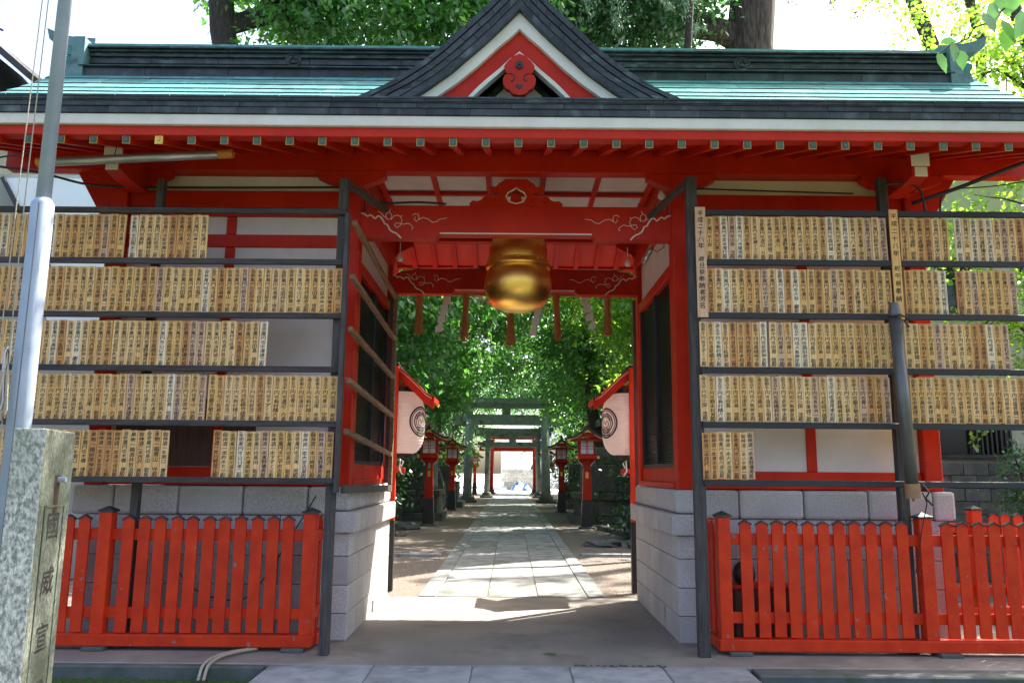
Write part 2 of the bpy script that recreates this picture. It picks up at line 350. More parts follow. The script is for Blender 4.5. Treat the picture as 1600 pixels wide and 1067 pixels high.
# ------------------------------------------------------------------ the gate
G = thing('shrine_gate', 'vermilion roofed shrine gate with green copper roof, central gable and granite footings', 'gate', (CX, 9.1, 0))
YF, YB = 7.95, 10.35
def blockrow(parent, x0, x1, y0, y1, z0, z1, n, axis='x', off=0, mname='granite', bev=.006):
    L = (x1-x0) if axis == 'x' else (y1-y0)
    cuts = [0]
    step = L/n
    p = step*(1-off) if off else step
    while p < L-.06: cuts.append(p); p += step
    cuts.append(L)
    for a, b in zip(cuts[:-1], cuts[1:]):
        g = .003
        if axis == 'x': q = bx(x0+a+g, x0+b-g, y0, y1, z0+g, z1-g)
        else: q = bx(x0, x1, y0+a+g, y0+b-g, z0+g, z1-g)
        part('stone_block', q, mname, parent, bevel=bev, seg=2)
courses = [(0, .25), (.25, .51), (.51, .78), (.78, 1.0)]
for sx in (-1, 1):
    xi = CX+sx*1.59; xo = CX+sx*4.22
    a, b = sorted((xi, xo))
    base = part('stone_base', bx(a+.03, b-.03, 7.93, 10.40, 0, 1.41), 'mortar', G)
    pin, pout = sorted((xi, xi+sx*.26))
    # inner pier facing the passage: courses run along Y
    for k, (z0, z1) in enumerate(courses):
        q0, q1 = sorted((xi, xi+sx*.20))
        if k == 0 and True:      # with a small drain opening
            yd = 9.36 if sx < 0 else 8.62
            blockrow(base, q0, q1, 7.87, yd-.07, z0, z1, 3 if sx < 0 else 2, 'y')
            blockrow(base, q0, q1, yd+.07, 10.45, z0, z1, 2 if sx < 0 else 4, 'y')
            zh = z0+(.09 if sx > 0 else 0)
            part('stone_block', bx(q0, q1, yd-.067, yd+.067, zh+.135, z1-.003), 'granite', base, bevel=.005)
            if sx > 0: part('stone_block', bx(q0, q1, yd-.067, yd+.067, z0+.003, zh-.003), 'granite', base, bevel=.005)
            part('drain_hole', bx(q0+(.05 if sx > 0 else 0), q1-(.05 if sx < 0 else 0), yd-.066, yd+.066, zh, zh+.132), 'black', base)
        else:
            blockrow(base, q0, q1, 7.87, 10.45, z0, z1, 5, 'y', off=.45*(k % 2))
    q0, q1 = sorted((xi-sx*.06, xi+sx*.20))
    blockrow(base, q0, q1, 7.81, 10.52, 1.0, 1.205, 6, 'y', off=.3, bev=.012)
    q0, q1 = sorted((xi+sx*.0, xi+sx*.20))
    blockrow(base, q0, q1, 7.87, 10.46, 1.205, 1.44, 6, 'y', bev=.035)
    # front wall courses
    f0, f1 = sorted((xi+sx*.203, xo))
    for k, (z0, z1) in enumerate(courses+[(1.0, 1.16)]):
        blockrow(base, f0, f1, 7.90, 8.05, z0, z1, 5, 'x', off=.5*(k % 2))
    f0, f1 = sorted((xi+sx*.203, xo+sx*.10))
    blockrow(base, f0, f1, 7.86, 8.08, 1.16, 1.44, 4, 'x', off=.35, bev=.03)
    # outer end
    q0, q1 = sorted((xo-sx*.0, xo-sx*.15))
    for k, (z0, z1) in enumerate(courses+[(1.0, 1.16)]):
        blockrow(base, q0+ (0), q1, 8.053, 10.42, z0, z1, 5, 'y', off=.5*(k % 2))

# columns
def col(x, y, w=.18, z0=1.44, z1=4.64, name='column'):
    c = part(name, bx(x-w/2, x+w/2, y-w/2, y+w/2, z0, z1), 'red', G, bevel=.008)
    st = MB()
    z = z0+.03
    while z < min(z1, 4.0):
        for ex in (-1, 1):
            st.lathe([(.0001, .008), (.006, .006), (.009, 0)], (0, 0, 0), 6) if False else None
            cx = x+ex*(w/2-.022)
            st.add([(cx-.008, y-w/2-.001, z), (cx+.008, y-w/2-.001, z), (cx, y-w/2-.007, z+.009), (cx+.008, y-w/2-.001, z+.018), (cx-.008, y-w/2-.001, z+.018)],
                   [(0, 1, 2), (1, 3, 2), (3, 4, 2), (4, 0, 2)])
        z += .036
    part('stud_trim', st, 'red', c)['kind'] = 'stuff'
for sx in (-1, 1):
    for y in (YF+.05, YB-.07):
        col(CX+sx*1.71, y)
        col(CX+sx*4.15, y)
# wall plates, sills, mid rails, panels on the front walls and the backs
for sx in (-1, 1):
    for yy, fs in ((YF, 1), (YB, -1)):
        a, b = sorted((CX+sx*1.803, CX+sx*4.057))
        d0, d1 = (yy+.02, yy+.12) if fs > 0 else (yy-.12, yy-.02)
        part('wall_panel', bx(a, b, d0+.03, d1-.03, 1.6, 4.3), 'plaster', G)
        part('wall_panel', bx(a, b, d0+.03, d1-.03, 4.46, 4.66), 'cream', G)
        part('sill_beam', bx(a, b, d0-.02, d1+.02, 1.445, 1.505), 'red', G, bevel=.006)
        part('sill_beam', bx(a, b, d0, d1, 1.507, 1.62), 'red', G, bevel=.006)
        part('tie_beam', bx(a, b, d0-.01, d1+.01, 4.31, 4.49), 'red', G, bevel=.006)
        part('tie_beam', bx(a, b, d0-.003, d1+.003, 4.215, 4.305), 'red', G, bevel=.006)
        part('mid_rail', bx(a, b, d0+.005, d1-.005, 3.885, 4.02), 'red', G, bevel=.006)
        for xx in (CX+sx*2.98,):
            part('wall_stud', bx(xx-.05, xx+.05, d0+.01, d1-.01, 1.62, 3.883), 'red', G, bevel=.005)
            part('wall_stud', bx(xx-.05, xx+.05, d0+.01, d1-.01, 4.022, 4.213), 'red', G, bevel=.005)
    # outer end walls
    xo = CX+sx*4.15
    part('wall_panel', bx(xo-.03, xo+.03, YF+.15, YB-.17, 1.6, 4.64), 'plaster', G)
    for z0, z1 in ((1.445, 1.6), (2.9, 3.02), (4.3, 4.46)):
        part('tie_beam', bx(xo-.06, xo+.06, YF+.15, YB-.17, z0, z1), 'red', G, bevel=.006)
# dark panel over the plaster low in the left wall
part('lower_panel', bx(CX-4.0, CX-2.6, YF+.035, YF+.048, 1.63, 2.3), 'brownwood', G, label='dark board low in the left wall')
# passage side walls with screened windows
for sx in (-1, 1):
    xi = CX+sx*1.66
    def sb(a, b, y0, y1, z0, z1):
        p, q = sorted((xi+sx*a, xi+sx*b)); return bx(p, q, y0, y1, z0, z1)
    y0, y1 = YF+.142, YB-.162
    part('sill_beam', sb(-.05, .09, y0, y1, 1.445, 1.50), 'red', G, bevel=.006)
    for k in range(3):
        ya = y0+(y1-y0)*k/3; yb = y0+(y1-y0)*(k+1)/3
        part('dado_panel', sb(-.01, .05, ya+.004, yb-.004, 1.502, 1.66), 'red', G, bevel=.005)
    part('plaster_band', sb(.02, .05, y0, y1, 3.78, 4.28), 'plaster', G)
    part('head_beam', sb(-.03, .08, y0, y1, 3.66, 3.78), 'red', G, bevel=.006)
    part('head_beam', sb(-.05, .09, y0, y1, 4.28, 4.64), 'red', G, bevel=.006)
    w = part('screened_window', sb(.03, .05, y0+.05, y1-.05, 1.70, 3.66), 'darkscreen', G)
    for a, b, c, d in ((y0, y0+.07, 1.66, 3.66), (y1-.07, y1, 1.66, 3.66)):
        part('window_frame', sb(-.03, .06, a, b, c, d), 'red', w, bevel=.005)
    for a, b, c, d in ((y0+.072, y0+.11, 1.70, 3.655), (y1-.11, y1-.072, 1.70, 3.655), ((y0+y1)/2-.02, (y0+y1)/2+.02, 1.70, 3.655)):
        part('window_frame', sb(-.02, .028, a, b, c, d), 'black', w, bevel=.003)
    part('window_frame', sb(-.02, .028, y0+.112, y1-.112, 1.662, 1.70), 'black', w, bevel=.003)
    fins = MB()
    z = 1.71
    while z < 3.64:
        p, q = sorted((xi+sx*.012, xi+sx*.026))
        fins.box(p, q, y0+.112, (y0+y1)/2-.022, z, z+.007).box(p, q, (y0+y1)/2+.022, y1-.112, z, z+.007)
        z += .021
    o = part('screen_slats', fins, 'black', w); o['kind'] = 'stuff'
    # opened door leaf edge at the back
    a, b = sorted((CX+sx*1.60, CX+sx*1.72))
    part('door_leaf', bx(a, b, 10.47, 10.53, .25 if sx > 0 else 1.5, 3.9), 'brownwood', G, bevel=.004)
a = part('door_leaf', bx(CX-1.60, CX-1.55, 9.93, 10.05, 1.45, 3.85), 'brownwood', G, bevel=.004)
# lintels with engraved clouds (koryo shape)
def lintel(y0, y1, zb, zt):
    xa = 1.62
    pts = [(CX-xa, zb), (CX-.83, zb), (CX-.79, zb+.045), (CX+.79, zb+.045), (CX+.83, zb), (CX+xa, zb),
           (CX+xa, zt-.10), (CX+xa-.12, zt-.03), (CX+xa-.35, zt), (CX-xa+.35, zt), (CX-xa+.12, zt-.03), (CX-xa, zt-.10)]
    o = part('lintel_beam', MB().prism(pts, y0, y1), 'red', G, bevel=.006)
    e = MB()
    k = (zt-zb)/112.0     # engraving digitised in picture units, height of beam = 112
    def P(px, py, sg): return (CX+sg*(-xa+(px-65)*.00211), y0-.002, zt-.0-(py-200)*k)
    waves = [(66,228),(84,231),(100,240),(110,234),(122,238),(136,247),(150,238),(163,240),(176,252),(185,264),(199,268),(210,284),(224,292),(240,296),(254,303),(268,314)]
    sc = [[(150,222),(168,228),(180,240),(200,250),(216,246),(218,232),(206,224),(192,228),(188,238),(196,244)],
          [(205,224),(212,214)],
          [(215,250),(228,238),(246,234),(262,240),(270,252),(262,270),(246,278),(234,270),(240,260),(252,264)],
          [(262,240),(270,236)], [(252,262),(280,266),(300,262),(316,268),(326,278),(318,283)],
          [(322,234),(334,228),(350,232),(354,246),(342,256),(330,248),(336,240)],
          [(352,250),(372,242),(396,246),(420,258),(440,256),(460,246),(492,243)]]
    for sg in (1, -1):
        w = [P(x, y, sg) for x, y in waves]
        part('cloud_line', MB().tube(w, .0085, 6), 'cream', o, smooth=True)
        for c in sc: part('scroll_line', MB().tube([P(x, y, sg) for x, y in c], .0036, 5), 'cream', o, smooth=True)
    part('lintel_edge_line', bx(CX-.79, CX+.79, y0-.004, y0+.002, zb+.045, zb+.058), 'cream', o)
lintel(YF-.02, YF+.13, 3.985, 4.335)
lintel(YB-.17, YB-.02, 3.905, 4.235)
# purlins, boat-shaped arms, nose beams
for y0, y1 in ((7.80, 7.94), (YB-.05, YB+.09)):
    part('eave_purlin', bx(CX-5.3, CX+5.3, y0, y1, 4.655, 4.90), 'red', G, bevel=.008)
def arm(x, y0, y1, half=.36):
    z1 = 4.652; z0 = 4.50
    pts = [(x-half, z1), (x-half, z1-.055), (x-half+.10, z0+.045), (x-.13, z0), (x-.10, z0-.05), (x+.10, z0-.05), (x+.13, z0), (x+half-.10, z0+.045), (x+half, z1-.055), (x+half, z1)]
    part('bracket_arm', MB().prism(pts, y0, y1), 'red', G, bevel=.006)
for sx in (-1, 1):
    arm(CX+sx*1.71, 7.79, 7.905); arm(CX+sx*4.0, 7.79, 7.905, .42)
    arm(CX+sx*1.71, YB+.0, YB+.11, .33)
    xn = CX+sx*3.88
    nb = part('nose_beam', MB().prism([(7.22, 4.43), (7.22, 4.64), (7.80, 4.64), (7.80, 4.40), (7.42, 4.40)], xn-.08, xn+.08, axis='x'), 'red', G, bevel=.006)
    part('white_end_face', MB().box(xn-.088, xn+.088, 7.205, 7.218, 4.525, 4.655).box(xn-.06, xn+.06, 7.205, 7.218, 4.42, 4.515), 'whitepaper', nb, bevel=.004)
    # flared end bracket
    xa = CX+sx*4.60; xb = CX+sx*4.36; xc = CX+sx*4.245
    part('end_bracket', MB().prism([(xa, 4.652), (xb, 4.25), (xc, 4.0), (xc, 4.652)], 7.92, 8.02), 'red', G, bevel=.004)
# ceiling with white panels and red grid
cl = part('ceiling', bx(CX-1.6, CX+1.6, 7.96, YB-.02, 4.89, 4.92), 'cream', G)
for i in range(6):
    x = CX-1.55+i*.62
    part('ceiling_rib', bx(x-.03, x+.03, 7.96, YB-.06, 4.845, 4.887), 'red', cl, bevel=.003)
for y in (8.02, 9.03, 9.65, 10.2):
    part('ceiling_rib', bx(CX-1.6, CX+1.6, y-.03, y+.03, 4.84, 4.884), 'red', cl, bevel=.003)
for i in range(7):   # rafters over the side rooms: closed boards
    pass
part('loft_board', MB().box(CX-4.2, CX-1.62, 7.96, YB-.06, 4.66, 4.70).box(CX+1.62, CX+4.2, 7.96, YB-.06, 4.66, 4.70), 'red', G)
for sx in (-1, 1): part('side_plate', bx(*sorted((CX+sx*1.601, CX+sx*1.66)), 7.96, YB-.06, 4.642, 4.92), 'red', G)
# frog-leg strut
def kaeru(y0, y1, z0, s=1.0, name='frog_leg_strut'):
    def X(px, py): return (CX+(px-822)*.00183*s, z0+(932-py)*.00183*1.16*s)
    outer = [(556,930),(556,915),(575,902),(600,905),(622,898),(640,880),(665,878),(692,884),(722,874),(722,858),(690,858),(668,852),(665,835),(690,828),(705,830),(722,812),(745,800),(760,790),(822,790)]
    hole = [(822,835),(800,848),(775,860),(764,880),(780,905),(810,914),(822,916)]
    o = None; mb = MB(); tr = MB()
    for sg in (1, -1):
        m = lambda p: (822+sg*(p[0]-822), p[1])
        poly = [X(*m(p)) for p in outer]+[X(*m(p)) for p in hole]+[X(822, 930)]
        mb.prism(poly, y0, y1)
    o = part(name, mb, 'red', G, bevel=.004)
    rim = [X(*p) for p in hole]+[X(2*822-p[0], p[1]) for p in reversed(hole[:-1])]
    part('white_rim', MB().tube([(a, y0+.005, b) for a, b in rim], .009*s, 6), 'cream', o, smooth=True)
    sc = MB()
    for cxp, cyp, rr in ((745, 825, 22), (650, 905, 18), (720, 900, 16), (685, 845, 12)):
        for sg in (1, -1):
            pts = []
            for t in range(14):
                a = t*.55; r_ = rr*(1-t/16)
                x_, z_ = X(822+sg*(cxp-822+r_*math.cos(a)), cyp+r_*math.sin(a)); pts.append((x_, y0-.001, z_))
            sc.tube(pts, .006*s, 5)
    part('carved_scroll', sc, 'red', o, smooth=True)
    part('red_tongue', MB().prism([X(800,862),X(844,862),X(856,890),X(838,908),X(806,908),X(788,890)], y0+.03, y1-.01), 'red', o, bevel=.004)
kaeru(YF-.01, YF+.09, 4.335)
kaeru(YB-.14, YB-.05, 4.235, .95)

# rafters with bronze caps; eave boards
def zr(d): return 4.505+d*.34            # rafter top at distance d behind the eave edge
capm = MB().box(-.036, .036, -.004, .0, -.043, .043, 0)
cap_mesh = MB().box(-.034, .034, -.006, -.002, -.041, .041, 0).box(-.029, .029, -.009, -.006, -.036, .036, 1).box(-.010, .010, -.011, -.009, -.015, .015, 2).mesh('rafter_cap', ['dullbrass', 'capgreen', 'captarnish'])
cap_gold = MB().box(-.036, .036, -.006, -.002, -.043, .043, 0).box(-.029, .029, -.009, -.006, -.036, .036, 0).box(-.014, .014, -.011, -.009, -.018, .018, 1).box(-.010, .010, -.013, -.011, -.014, .014, 0).mesh('bright_rafter_cap', ['goldtrim', 'capgreen'])
raf = MB().hexa([(-.033, 0, -.075), (.033, 0, -.075), (.033, 1.25, .35), (-.033, 1.25, .35), (-.033, 0, 0), (.033, 0, 0), (.033, 1.25, .425), (-.033, 1.25, .425)]).mesh('rafter', 'red')
raf_b = MB().hexa([(-.033, -1.0, .265), (.033, -1.0, .265), (.033, 0, -.075), (-.033, 0, -.075), (-.033, -1.0, .34), (.033, -1.0, .34), (.033, 0, 0), (-.033, 0, 0)]).mesh('rafter', 'red')
EY = 6.60
for i in range(-18, 19):
    x = .042+i*.2883
    r = link('rafter', raf, G, (x, EY, 4.497))
    c = link('rafter_cap', cap_gold if i == -11 else cap_mesh, r, (x, EY, 4.462))
    if i == -11: c['label'] = 'bright gold rafter cap'
    link('rafter', raf_b, G, (x, 11.2, 4.497))
for f, ye, sg in (('front', EY, 1), ('back', 11.2, -1)):
    def yb(a, b): return tuple(sorted((ye+sg*a, ye+sg*b)))
    p = yb(-.02, .10); part('red_eave_board', bx(CX-5.38, CX+5.38, *p, 4.495, 4.580), 'red', G, bevel=.005)
    p = yb(-.055, .10); part('white_eave_board', bx(CX-5.41, CX+5.41, *p, 4.582, 4.680), 'cream', G, bevel=.005)
    p0, p1 = yb(.10, 1.33)
    za, zb2 = 4.507, 4.507+1.23*.34+.0
    if sg > 0: q = [(CX-5.3, p0, za+.02), (CX+5.3, p0, za+.02), (CX+5.3, p1, zb2+.02), (CX-5.3, p1, zb2+.02)]
    else: q = [(CX-5.3, p0, zb2+.02), (CX+5.3, p0, zb2+.02), (CX+5.3, p1, za+.02), (CX-5.3, p1, za+.02)]
    part('soffit_boards', MB().hexa(q+[(a, b, c+.03) for a, b, c in q]), 'red' if sg > 0 else 'redpale', G)  # rear soffit colour made paler for light bounced off the ground
# copper eave fascia in three staggered rows
rg = random.Random(9)
for k, (z0, z1, pr) in enumerate(((4.682, 4.742, .0), (4.742, 4.787, .010), (4.787, 4.832, .020))):
    x = -5.45-rg.random()*.3
    while x < 5.45:
        ln = rg.uniform(.34, .46)
        a, b = max(x, -5.45), min(x+ln-.002, 5.45)
        if b-a > .03:
            part('fascia_sheet', bx(CX+a, CX+b, EY-.07-pr-rg.random()*.003, EY+.10, z0+.0005, z1), 'copper', G, bevel=.002)
        x += ln
part('back_fascia', bx(CX-5.45, CX+5.45, 11.12, 11.28, 4.697, 4.88), 'copper', G)
# roof slopes
YR = 8.92
RP = [(6.50, 4.828), (7.0, 5.03), (7.5, 5.30), (8.0, 5.63), (8.45, 5.97), (8.92, 6.38)]
def rz(y):
    if y > YR: y = 2*YR-y
    for (a, b), (c, d) in zip(RP[:-1], RP[1:]):
        if y <= c: return b+(d-b)*(y-a)/(c-a)
    return RP[-1][1]
core = [(y, z-.03) for y, z in RP]+[(2*YR-y, z-.03) for y, z in reversed(RP[:-1])]
core = core+[(11.2, 4.72), (10.2, 5.0), (YR, 5.3), (7.7, 5.0), (6.66, 4.72)]
part('roof_deck', MB().prism(core, CX-5.40, CX+5.40, axis='x'), 'copper', G)
NR = 11
def arcpt(t):
    L = [0]
    for (a, b), (c, d) in zip(RP[:-1], RP[1:]): L.append(L[-1]+math.hypot(c-a, d-b))
    s_ = t*L[-1]
    for i in range(len(L)-1):
        if s_ <= L[i+1]+1e-9:
            u = (s_-L[i])/(L[i+1]-L[i]); a = RP[i]; b = RP[i+1]
            return (a[0]+(b[0]-a[0])*u, a[1]+(b[1]-a[1])*u)
for k in range(NR):
    (ya, za), (yb_, zb_) = arcpt(k/NR), arcpt(min(1, (k+1.06)/NR))
    x = -5.45+(k % 2)*-.24-.1*(k % 3)
    while x < 5.45:
        ln = .48
        a, b = max(x, -5.45), min(x+ln-.006, 5.45)
        if b-a > .05:
            t = .012
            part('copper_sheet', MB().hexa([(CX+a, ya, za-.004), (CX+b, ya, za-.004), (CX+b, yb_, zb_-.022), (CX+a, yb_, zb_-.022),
                                    (CX+a, ya, za+t), (CX+b, ya, za+t), (CX+b, yb_, zb_-.004), (CX+a, yb_, zb_-.004)]).setm(2, 1), ['patina', 'copper'], G)  # front lip darkened in colour to draw the shadow line under each row
        x += ln
bs = MB()
for k in range(NR):
    (ya, za), (yb_, zb_) = arcpt(k/NR), arcpt(min(1, (k+1.06)/NR))
    ya, yb_ = 2*YR-ya, 2*YR-yb_
    bs.hexa([(CX-5.45, yb_, zb_-.022), (CX+5.45, yb_, zb_-.022), (CX+5.45, ya, za-.004), (CX-5.45, ya, za-.004),
             (CX-5.45, yb_, zb_-.004), (CX+5.45, yb_, zb_-.004), (CX+5.45, ya, za+.014), (CX-5.45, ya, za+.014)])
part('back_slope', bs, 'patina', G)
# ridge: stacked copper bands
RX = 5.12
def zt(z): return 6.09+(z-6.10)*.667
rd = part('ridge', bx(CX-RX+.03, CX+RX-.03, YR-.16, YR+.16, 6.12, zt(6.74)), 'copper', G)
bands = [(6.10, 6.30, .30), (6.305, 6.33, .34), (6.335, 6.385, .235), (6.39, 6.46, .19), (6.465, 6.535, .20), (6.54, 6.585, .185), (6.59, 6.62, .215), (6.625, 6.665, .20), (6.67, 6.705, .235), (6.71, 6.745, .27)]
for z0, z1, d in bands:
    z0, z1 = zt(z0), zt(z1)
    x = -RX-rg.random()*.8*0
    x = -RX
    while x < RX-.05:
        ln = min(rg.uniform(.75, 1.1), RX-x)
        if RX-(x+ln) < .3: ln = RX-x
        part('ridge_sheet', bx(CX+x+.001, CX+x+ln-.002, YR-d, YR+d, z0, z1), 'copper', rd, bevel=.003)
        x += ln
x = -RX
tb = None
while x < RX-.05:
    ln = min(.9, RX-x)
    m_ = MB().tube([(CX+x+.001, YR, 6.79), (CX+x+ln-.002, YR, 6.79)], .105, 16, 0, True, .45)
    part('ridge_cap_sheet', MB().prism([(a_, zt(b_)) for a_, b_ in ((YR-.26, 6.747), (YR-.25, 6.80), (YR-.15, 6.835), (YR, 6.85), (YR+.15, 6.835), (YR+.25, 6.80), (YR+.26, 6.747))], CX+x+.001, CX+x+ln-.002, axis='x'), 'patina', rd)
    x += ln
# crests on the ridge (disc with three comma shapes)
for xx in (-2.62, 2.70):
    q = MB(); c = (xx, YR-.205, 6.395)
    ring = [(c[0]+.088*math.cos(t*math.pi/12), c[1], c[2]+.088*math.sin(t*math.pi/12)) for t in range(25)]
    q.tube(ring, .011, 6, 0, False)
    q.prism([(c[0]+.085*math.cos(t*math.pi/12), c[2]+.085*math.sin(t*math.pi/12)) for t in range(24)], c[1]-.004, c[1]+.02)
    o = part('ridge_crest', q, 'copper', rd, smooth=False)
    s_ = MB()
    for k in range(3):
        pts = []; rr = []
        for t in range(9):
            a = k*2.094+t*.28; r_ = .030+t*.0052
            pts.append((c[0]+r_*math.cos(a), c[1]-.006, c[2]+r_*math.sin(a))); rr.append(.024*(1-t/9.5)+.002)
        s_.tube(pts, rr, 8)
    part('comma_swirl', s_, 'copper', o, smooth=True)
# ridge-end ornaments: stacked scrolls with an upswept tile
for sx in (-1, 1):
    x0 = CX+sx*RX
    def XX(d): return x0+sx*d
    e = part('ridge_end', MB().prism([(XX(-.05), 6.60), (XX(.09), 6.60), (XX(.10), 6.25), (XX(.17), 6.08), (XX(.30), 5.98), (XX(.36), 5.90), (XX(.20), 5.86), (XX(-.05), 6.0)], YR-.33, YR+.33), 'patina2', G, bevel=.01)
    for z, r_, d in ((6.47, .065, .17), (6.355, .065, .19)):
        part('scroll', MB().tube([(XX(.02), YR-.36, z), (XX(d), YR-.36, z)], r_, 14).tube([(XX(.02), YR-.0, z), (XX(d), YR, z)], r_*3.4, 14, 0, True, 1), 'patina2', e, smooth=True) if False else part('scroll', MB().prism([(XX(.07), z-.05), (XX(d+.04), z-.05), (XX(d+.07), z-.025), (XX(d+.07), z+.025), (XX(d+.04), z+.05), (XX(.07), z+.05)], YR-.24, YR+.24), 'patina', e, bevel=.015, seg=3)
    part('scroll', MB().prism([(XX(.08), 6.295), (XX(.22), 6.295), (XX(.25), 6.16), (XX(.36), 6.05), (XX(.08), 6.06)], YR-.26, YR+.26), 'patina2', e, bevel=.01, seg=2)
    part('scroll', MB().tube([(XX(.40), YR-.36, 5.97), (XX(.40), YR+.36, 5.97)], .075, 14), 'patina2', e, smooth=True)
    part('upswept_tile', MB().prism([(XX(-.04), 6.60), (XX(-.04), 6.71), (XX(.20), 6.72), (XX(.38), 6.76), (XX(.56), 6.84), (XX(.52), 6.70), (XX(.42), 6.63), (XX(.2), 6.60)], YR-.10, YR+.10), 'patina2', e, bevel=.012)
# ------------------------------------------------------------------ central gable
GY = 6.78
def cv(pts, n):       # resample polyline smoothly (Catmull-Rom) into n points
    P = [Vector((a, b, 0)) for a, b in pts]; P = [P[0]*2-P[1]]+P+[P[-1]*2-P[-2]]
    out = []; segs = len(P)-3
    for i in range(n):
        t = i/(n-1)*segs; k = min(int(t), segs-1); u = t-k
        a, b, c, d = P[k:k+4]
        q = .5*((2*b)+(c-a)*u+(2*a-5*b+4*c-d)*u*u+(3*b-a-3*c+d)*u**3)
        out.append((q.x, q.y))
    return out
outer = [(1.64, 4.90), (1.49, 5.015), (1.25, 5.13), (1.01, 5.29), (.78, 5.475), (.545, 5.71), (.31, 5.945), (.18, 6.09), (0, 6.30)]
inner = [(1.02, 4.985), (.90, 5.06), (.76, 5.165), (.62, 5.275), (.50, 5.39), (.36, 5.52), (.22, 5.66), (.10, 5.79), (0, 5.90)]
inner2 = [(.80, 4.985), (.70, 5.06), (.58, 5.15), (.49, 5.23), (.40, 5.31), (.29, 5.42), (.18, 5.53), (.09, 5.61), (0, 5.70)]
inner3 = [(.50, 4.985), (.43, 5.07), (.36, 5.145), (.28, 5.22), (.20, 5.29), (.14, 5.35), (.09, 5.40), (.04, 5.44), (0, 5.475)]
inner4 = [(.46, 4.985), (.39, 5.06), (.33, 5.12), (.25, 5.195), (.18, 5.26), (.12, 5.32), (.07, 5.37), (.03, 5.41), (0, 5.44)]
gcx = .047
def gs(L, k): return [(a*k, 1.6+(b-1.6)*k) for a, b in L]
outer, inner, inner2, inner3, inner4 = gs(outer, .980), gs(inner, .982), gs(inner2, .990), gs(inner3, .994), gs(inner4, .994)
NV = 45
O_ = cv(outer, NV); I_ = cv(inner, NV)
gb = part('gable_roof', MB(), 'copper', G) if False else None
gr = MB()
for sx in (-1, 1):   # curved roof skin running back into the main roof
    for (a, b), (c, d) in zip(O_[:-1], O_[1:]):
        def ye(z):
            y = 6.55
            while y < 8.9 and rz(y) < z: y += .02
            return min(8.9, max(y+.06, GY+.12))
        ea, ec = ye(b), ye(d)
        gr.hexa([(gcx+sx*a, GY-.02, b-.05), (gcx+sx*c, GY-.02, d-.05), (gcx+sx*c, ec, d-.05), (gcx+sx*a, ea, b-.05),
                 (gcx+sx*a, GY-.02, b), (gcx+sx*c, GY-.02, d), (gcx+sx*c, ec, d), (gcx+sx*a, ea, b)])
gro = part('gable_roof', gr, 'patina', G)
verge = part('gable_verge', MB().prism([(gcx+a, b) for a, b in O_]+[(gcx-a, b) for a, b in reversed(O_[:-1])]+[(gcx-a, b) for a, b in I_]+[(gcx+a, b) for a, b in reversed(I_[:-1])], GY-.05, GY+.10), 'copper', G)
rows = 4
for sx in (-1, 1):
    for k in range(rows):
        u0, u1 = k/rows, (k+1)/rows
        def lerp(i, u): return (O_[i][0]*(1-u)+I_[i][0]*u, O_[i][1]*(1-u)+I_[i][1]*u)
        i = -2*(k % 2)
        while i < NV-1:
            a, b = max(i, 0), min(i+4, NV-1)
            pr = GY-.075+.008*k-rg.random()*.004
            idx = [a+.06]+list(range(a+1, b))+[b-.06]
            def lf(j, u):
                q = int(j) if j == int(j) else None
                if q is not None: return lerp(q, u)
                q = int(math.floor(j)); g_ = j-q; p0_, p1_ = lerp(q, u), lerp(q+1, u)
                return (p0_[0]*(1-g_)+p1_[0]*g_, p0_[1]*(1-g_)+p1_[1]*g_)
            top = [lf(j, u0+.02) for j in idx]; bot = [lf(j, u1-.03) for j in reversed(idx)]
            # tiny gap at sheet ends
            poly = [(gcx+sx*p, q) for p, q in top+bot]
            part('copper_sheet', MB().prism(poly, pr, GY-.045), 'copper', verge, bevel=.003)
            i += 4
def bandp(A, B, y0, y1, m, name, par, bev=.004):
    a_ = cv(A, NV); b_ = cv(B, NV)
    poly = [(gcx+a, b) for a, b in a_]+[(gcx-a, b) for a, b in reversed(a_[:-1])]+[(gcx-a, b) for a, b in b_]+[(gcx+a, b) for a, b in reversed(b_[:-1])]
    return part(name, MB().prism(poly, y0, y1), m, par, bevel=bev)
bandp([(a, b-.002) for a, b in inner], inner2, GY+.0, GY+.12, 'cream', 'white_bargeboard', G)
bandp([(a, b-.002) for a, b in inner2], inner3, GY+.05, GY+.13, 'red', 'red_bargeboard', G)
bandp([(a, b-.001) for a, b in inner3], inner4, GY+.035, GY+.125, 'cream', 'white_edge_strip', G)
part('gable_wall', MB().prism([(gcx-.5, 4.95), (gcx+.5, 4.95), (gcx, 5.46)], GY+.32, GY+.36), 'copper', G)
part('gable_inner_panel', MB().prism([(gcx-.30, 5.06), (gcx+.30, 5.06), (gcx, 5.34)], GY+.29, GY+.318), 'cream', G)
part('gable_tie_beam', bx(gcx-.46, gcx+.46, GY+.16, GY+.30, 4.93, 5.045), 'red', G, bevel=.004)
# pendant
def GP(px, py): return (gcx+(px-828)*.00208, 5.405-(py-250)*.00228)
half = [(828,250),(800,262),(775,285),(760,305),(765,325),(778,340),(762,345),(755,362),(758,385),(770,402),(785,408),(800,424),(828,430)]
pend = [GP(x, y) for x, y in half]+[GP(2*828-x, y) for x, y in reversed(half[1:-1])]
pn = part('gable_pendant', MB().prism(pend, GY-.01, GY+.05), 'red', G, bevel=.005)
sc = MB()
for sg in (1, -1):
    pts = [(778,338),(795,338),(806,348),(808,360),(800,370),(792,368)]
    sc.tube([(GP(828+sg*(x-828), y)[0], GY-.012, GP(x, y)[1]) for x, y in pts], .005, 6)
part('pendant_scroll', sc, 'black', pn, smooth=True)
hx = [(GP(828, 302)[0]+.036*math.cos(t*math.pi/3+math.pi/6), GP(828, 302)[1]+.040*math.sin(t*math.pi/3+math.pi/6)) for t in range(6)]
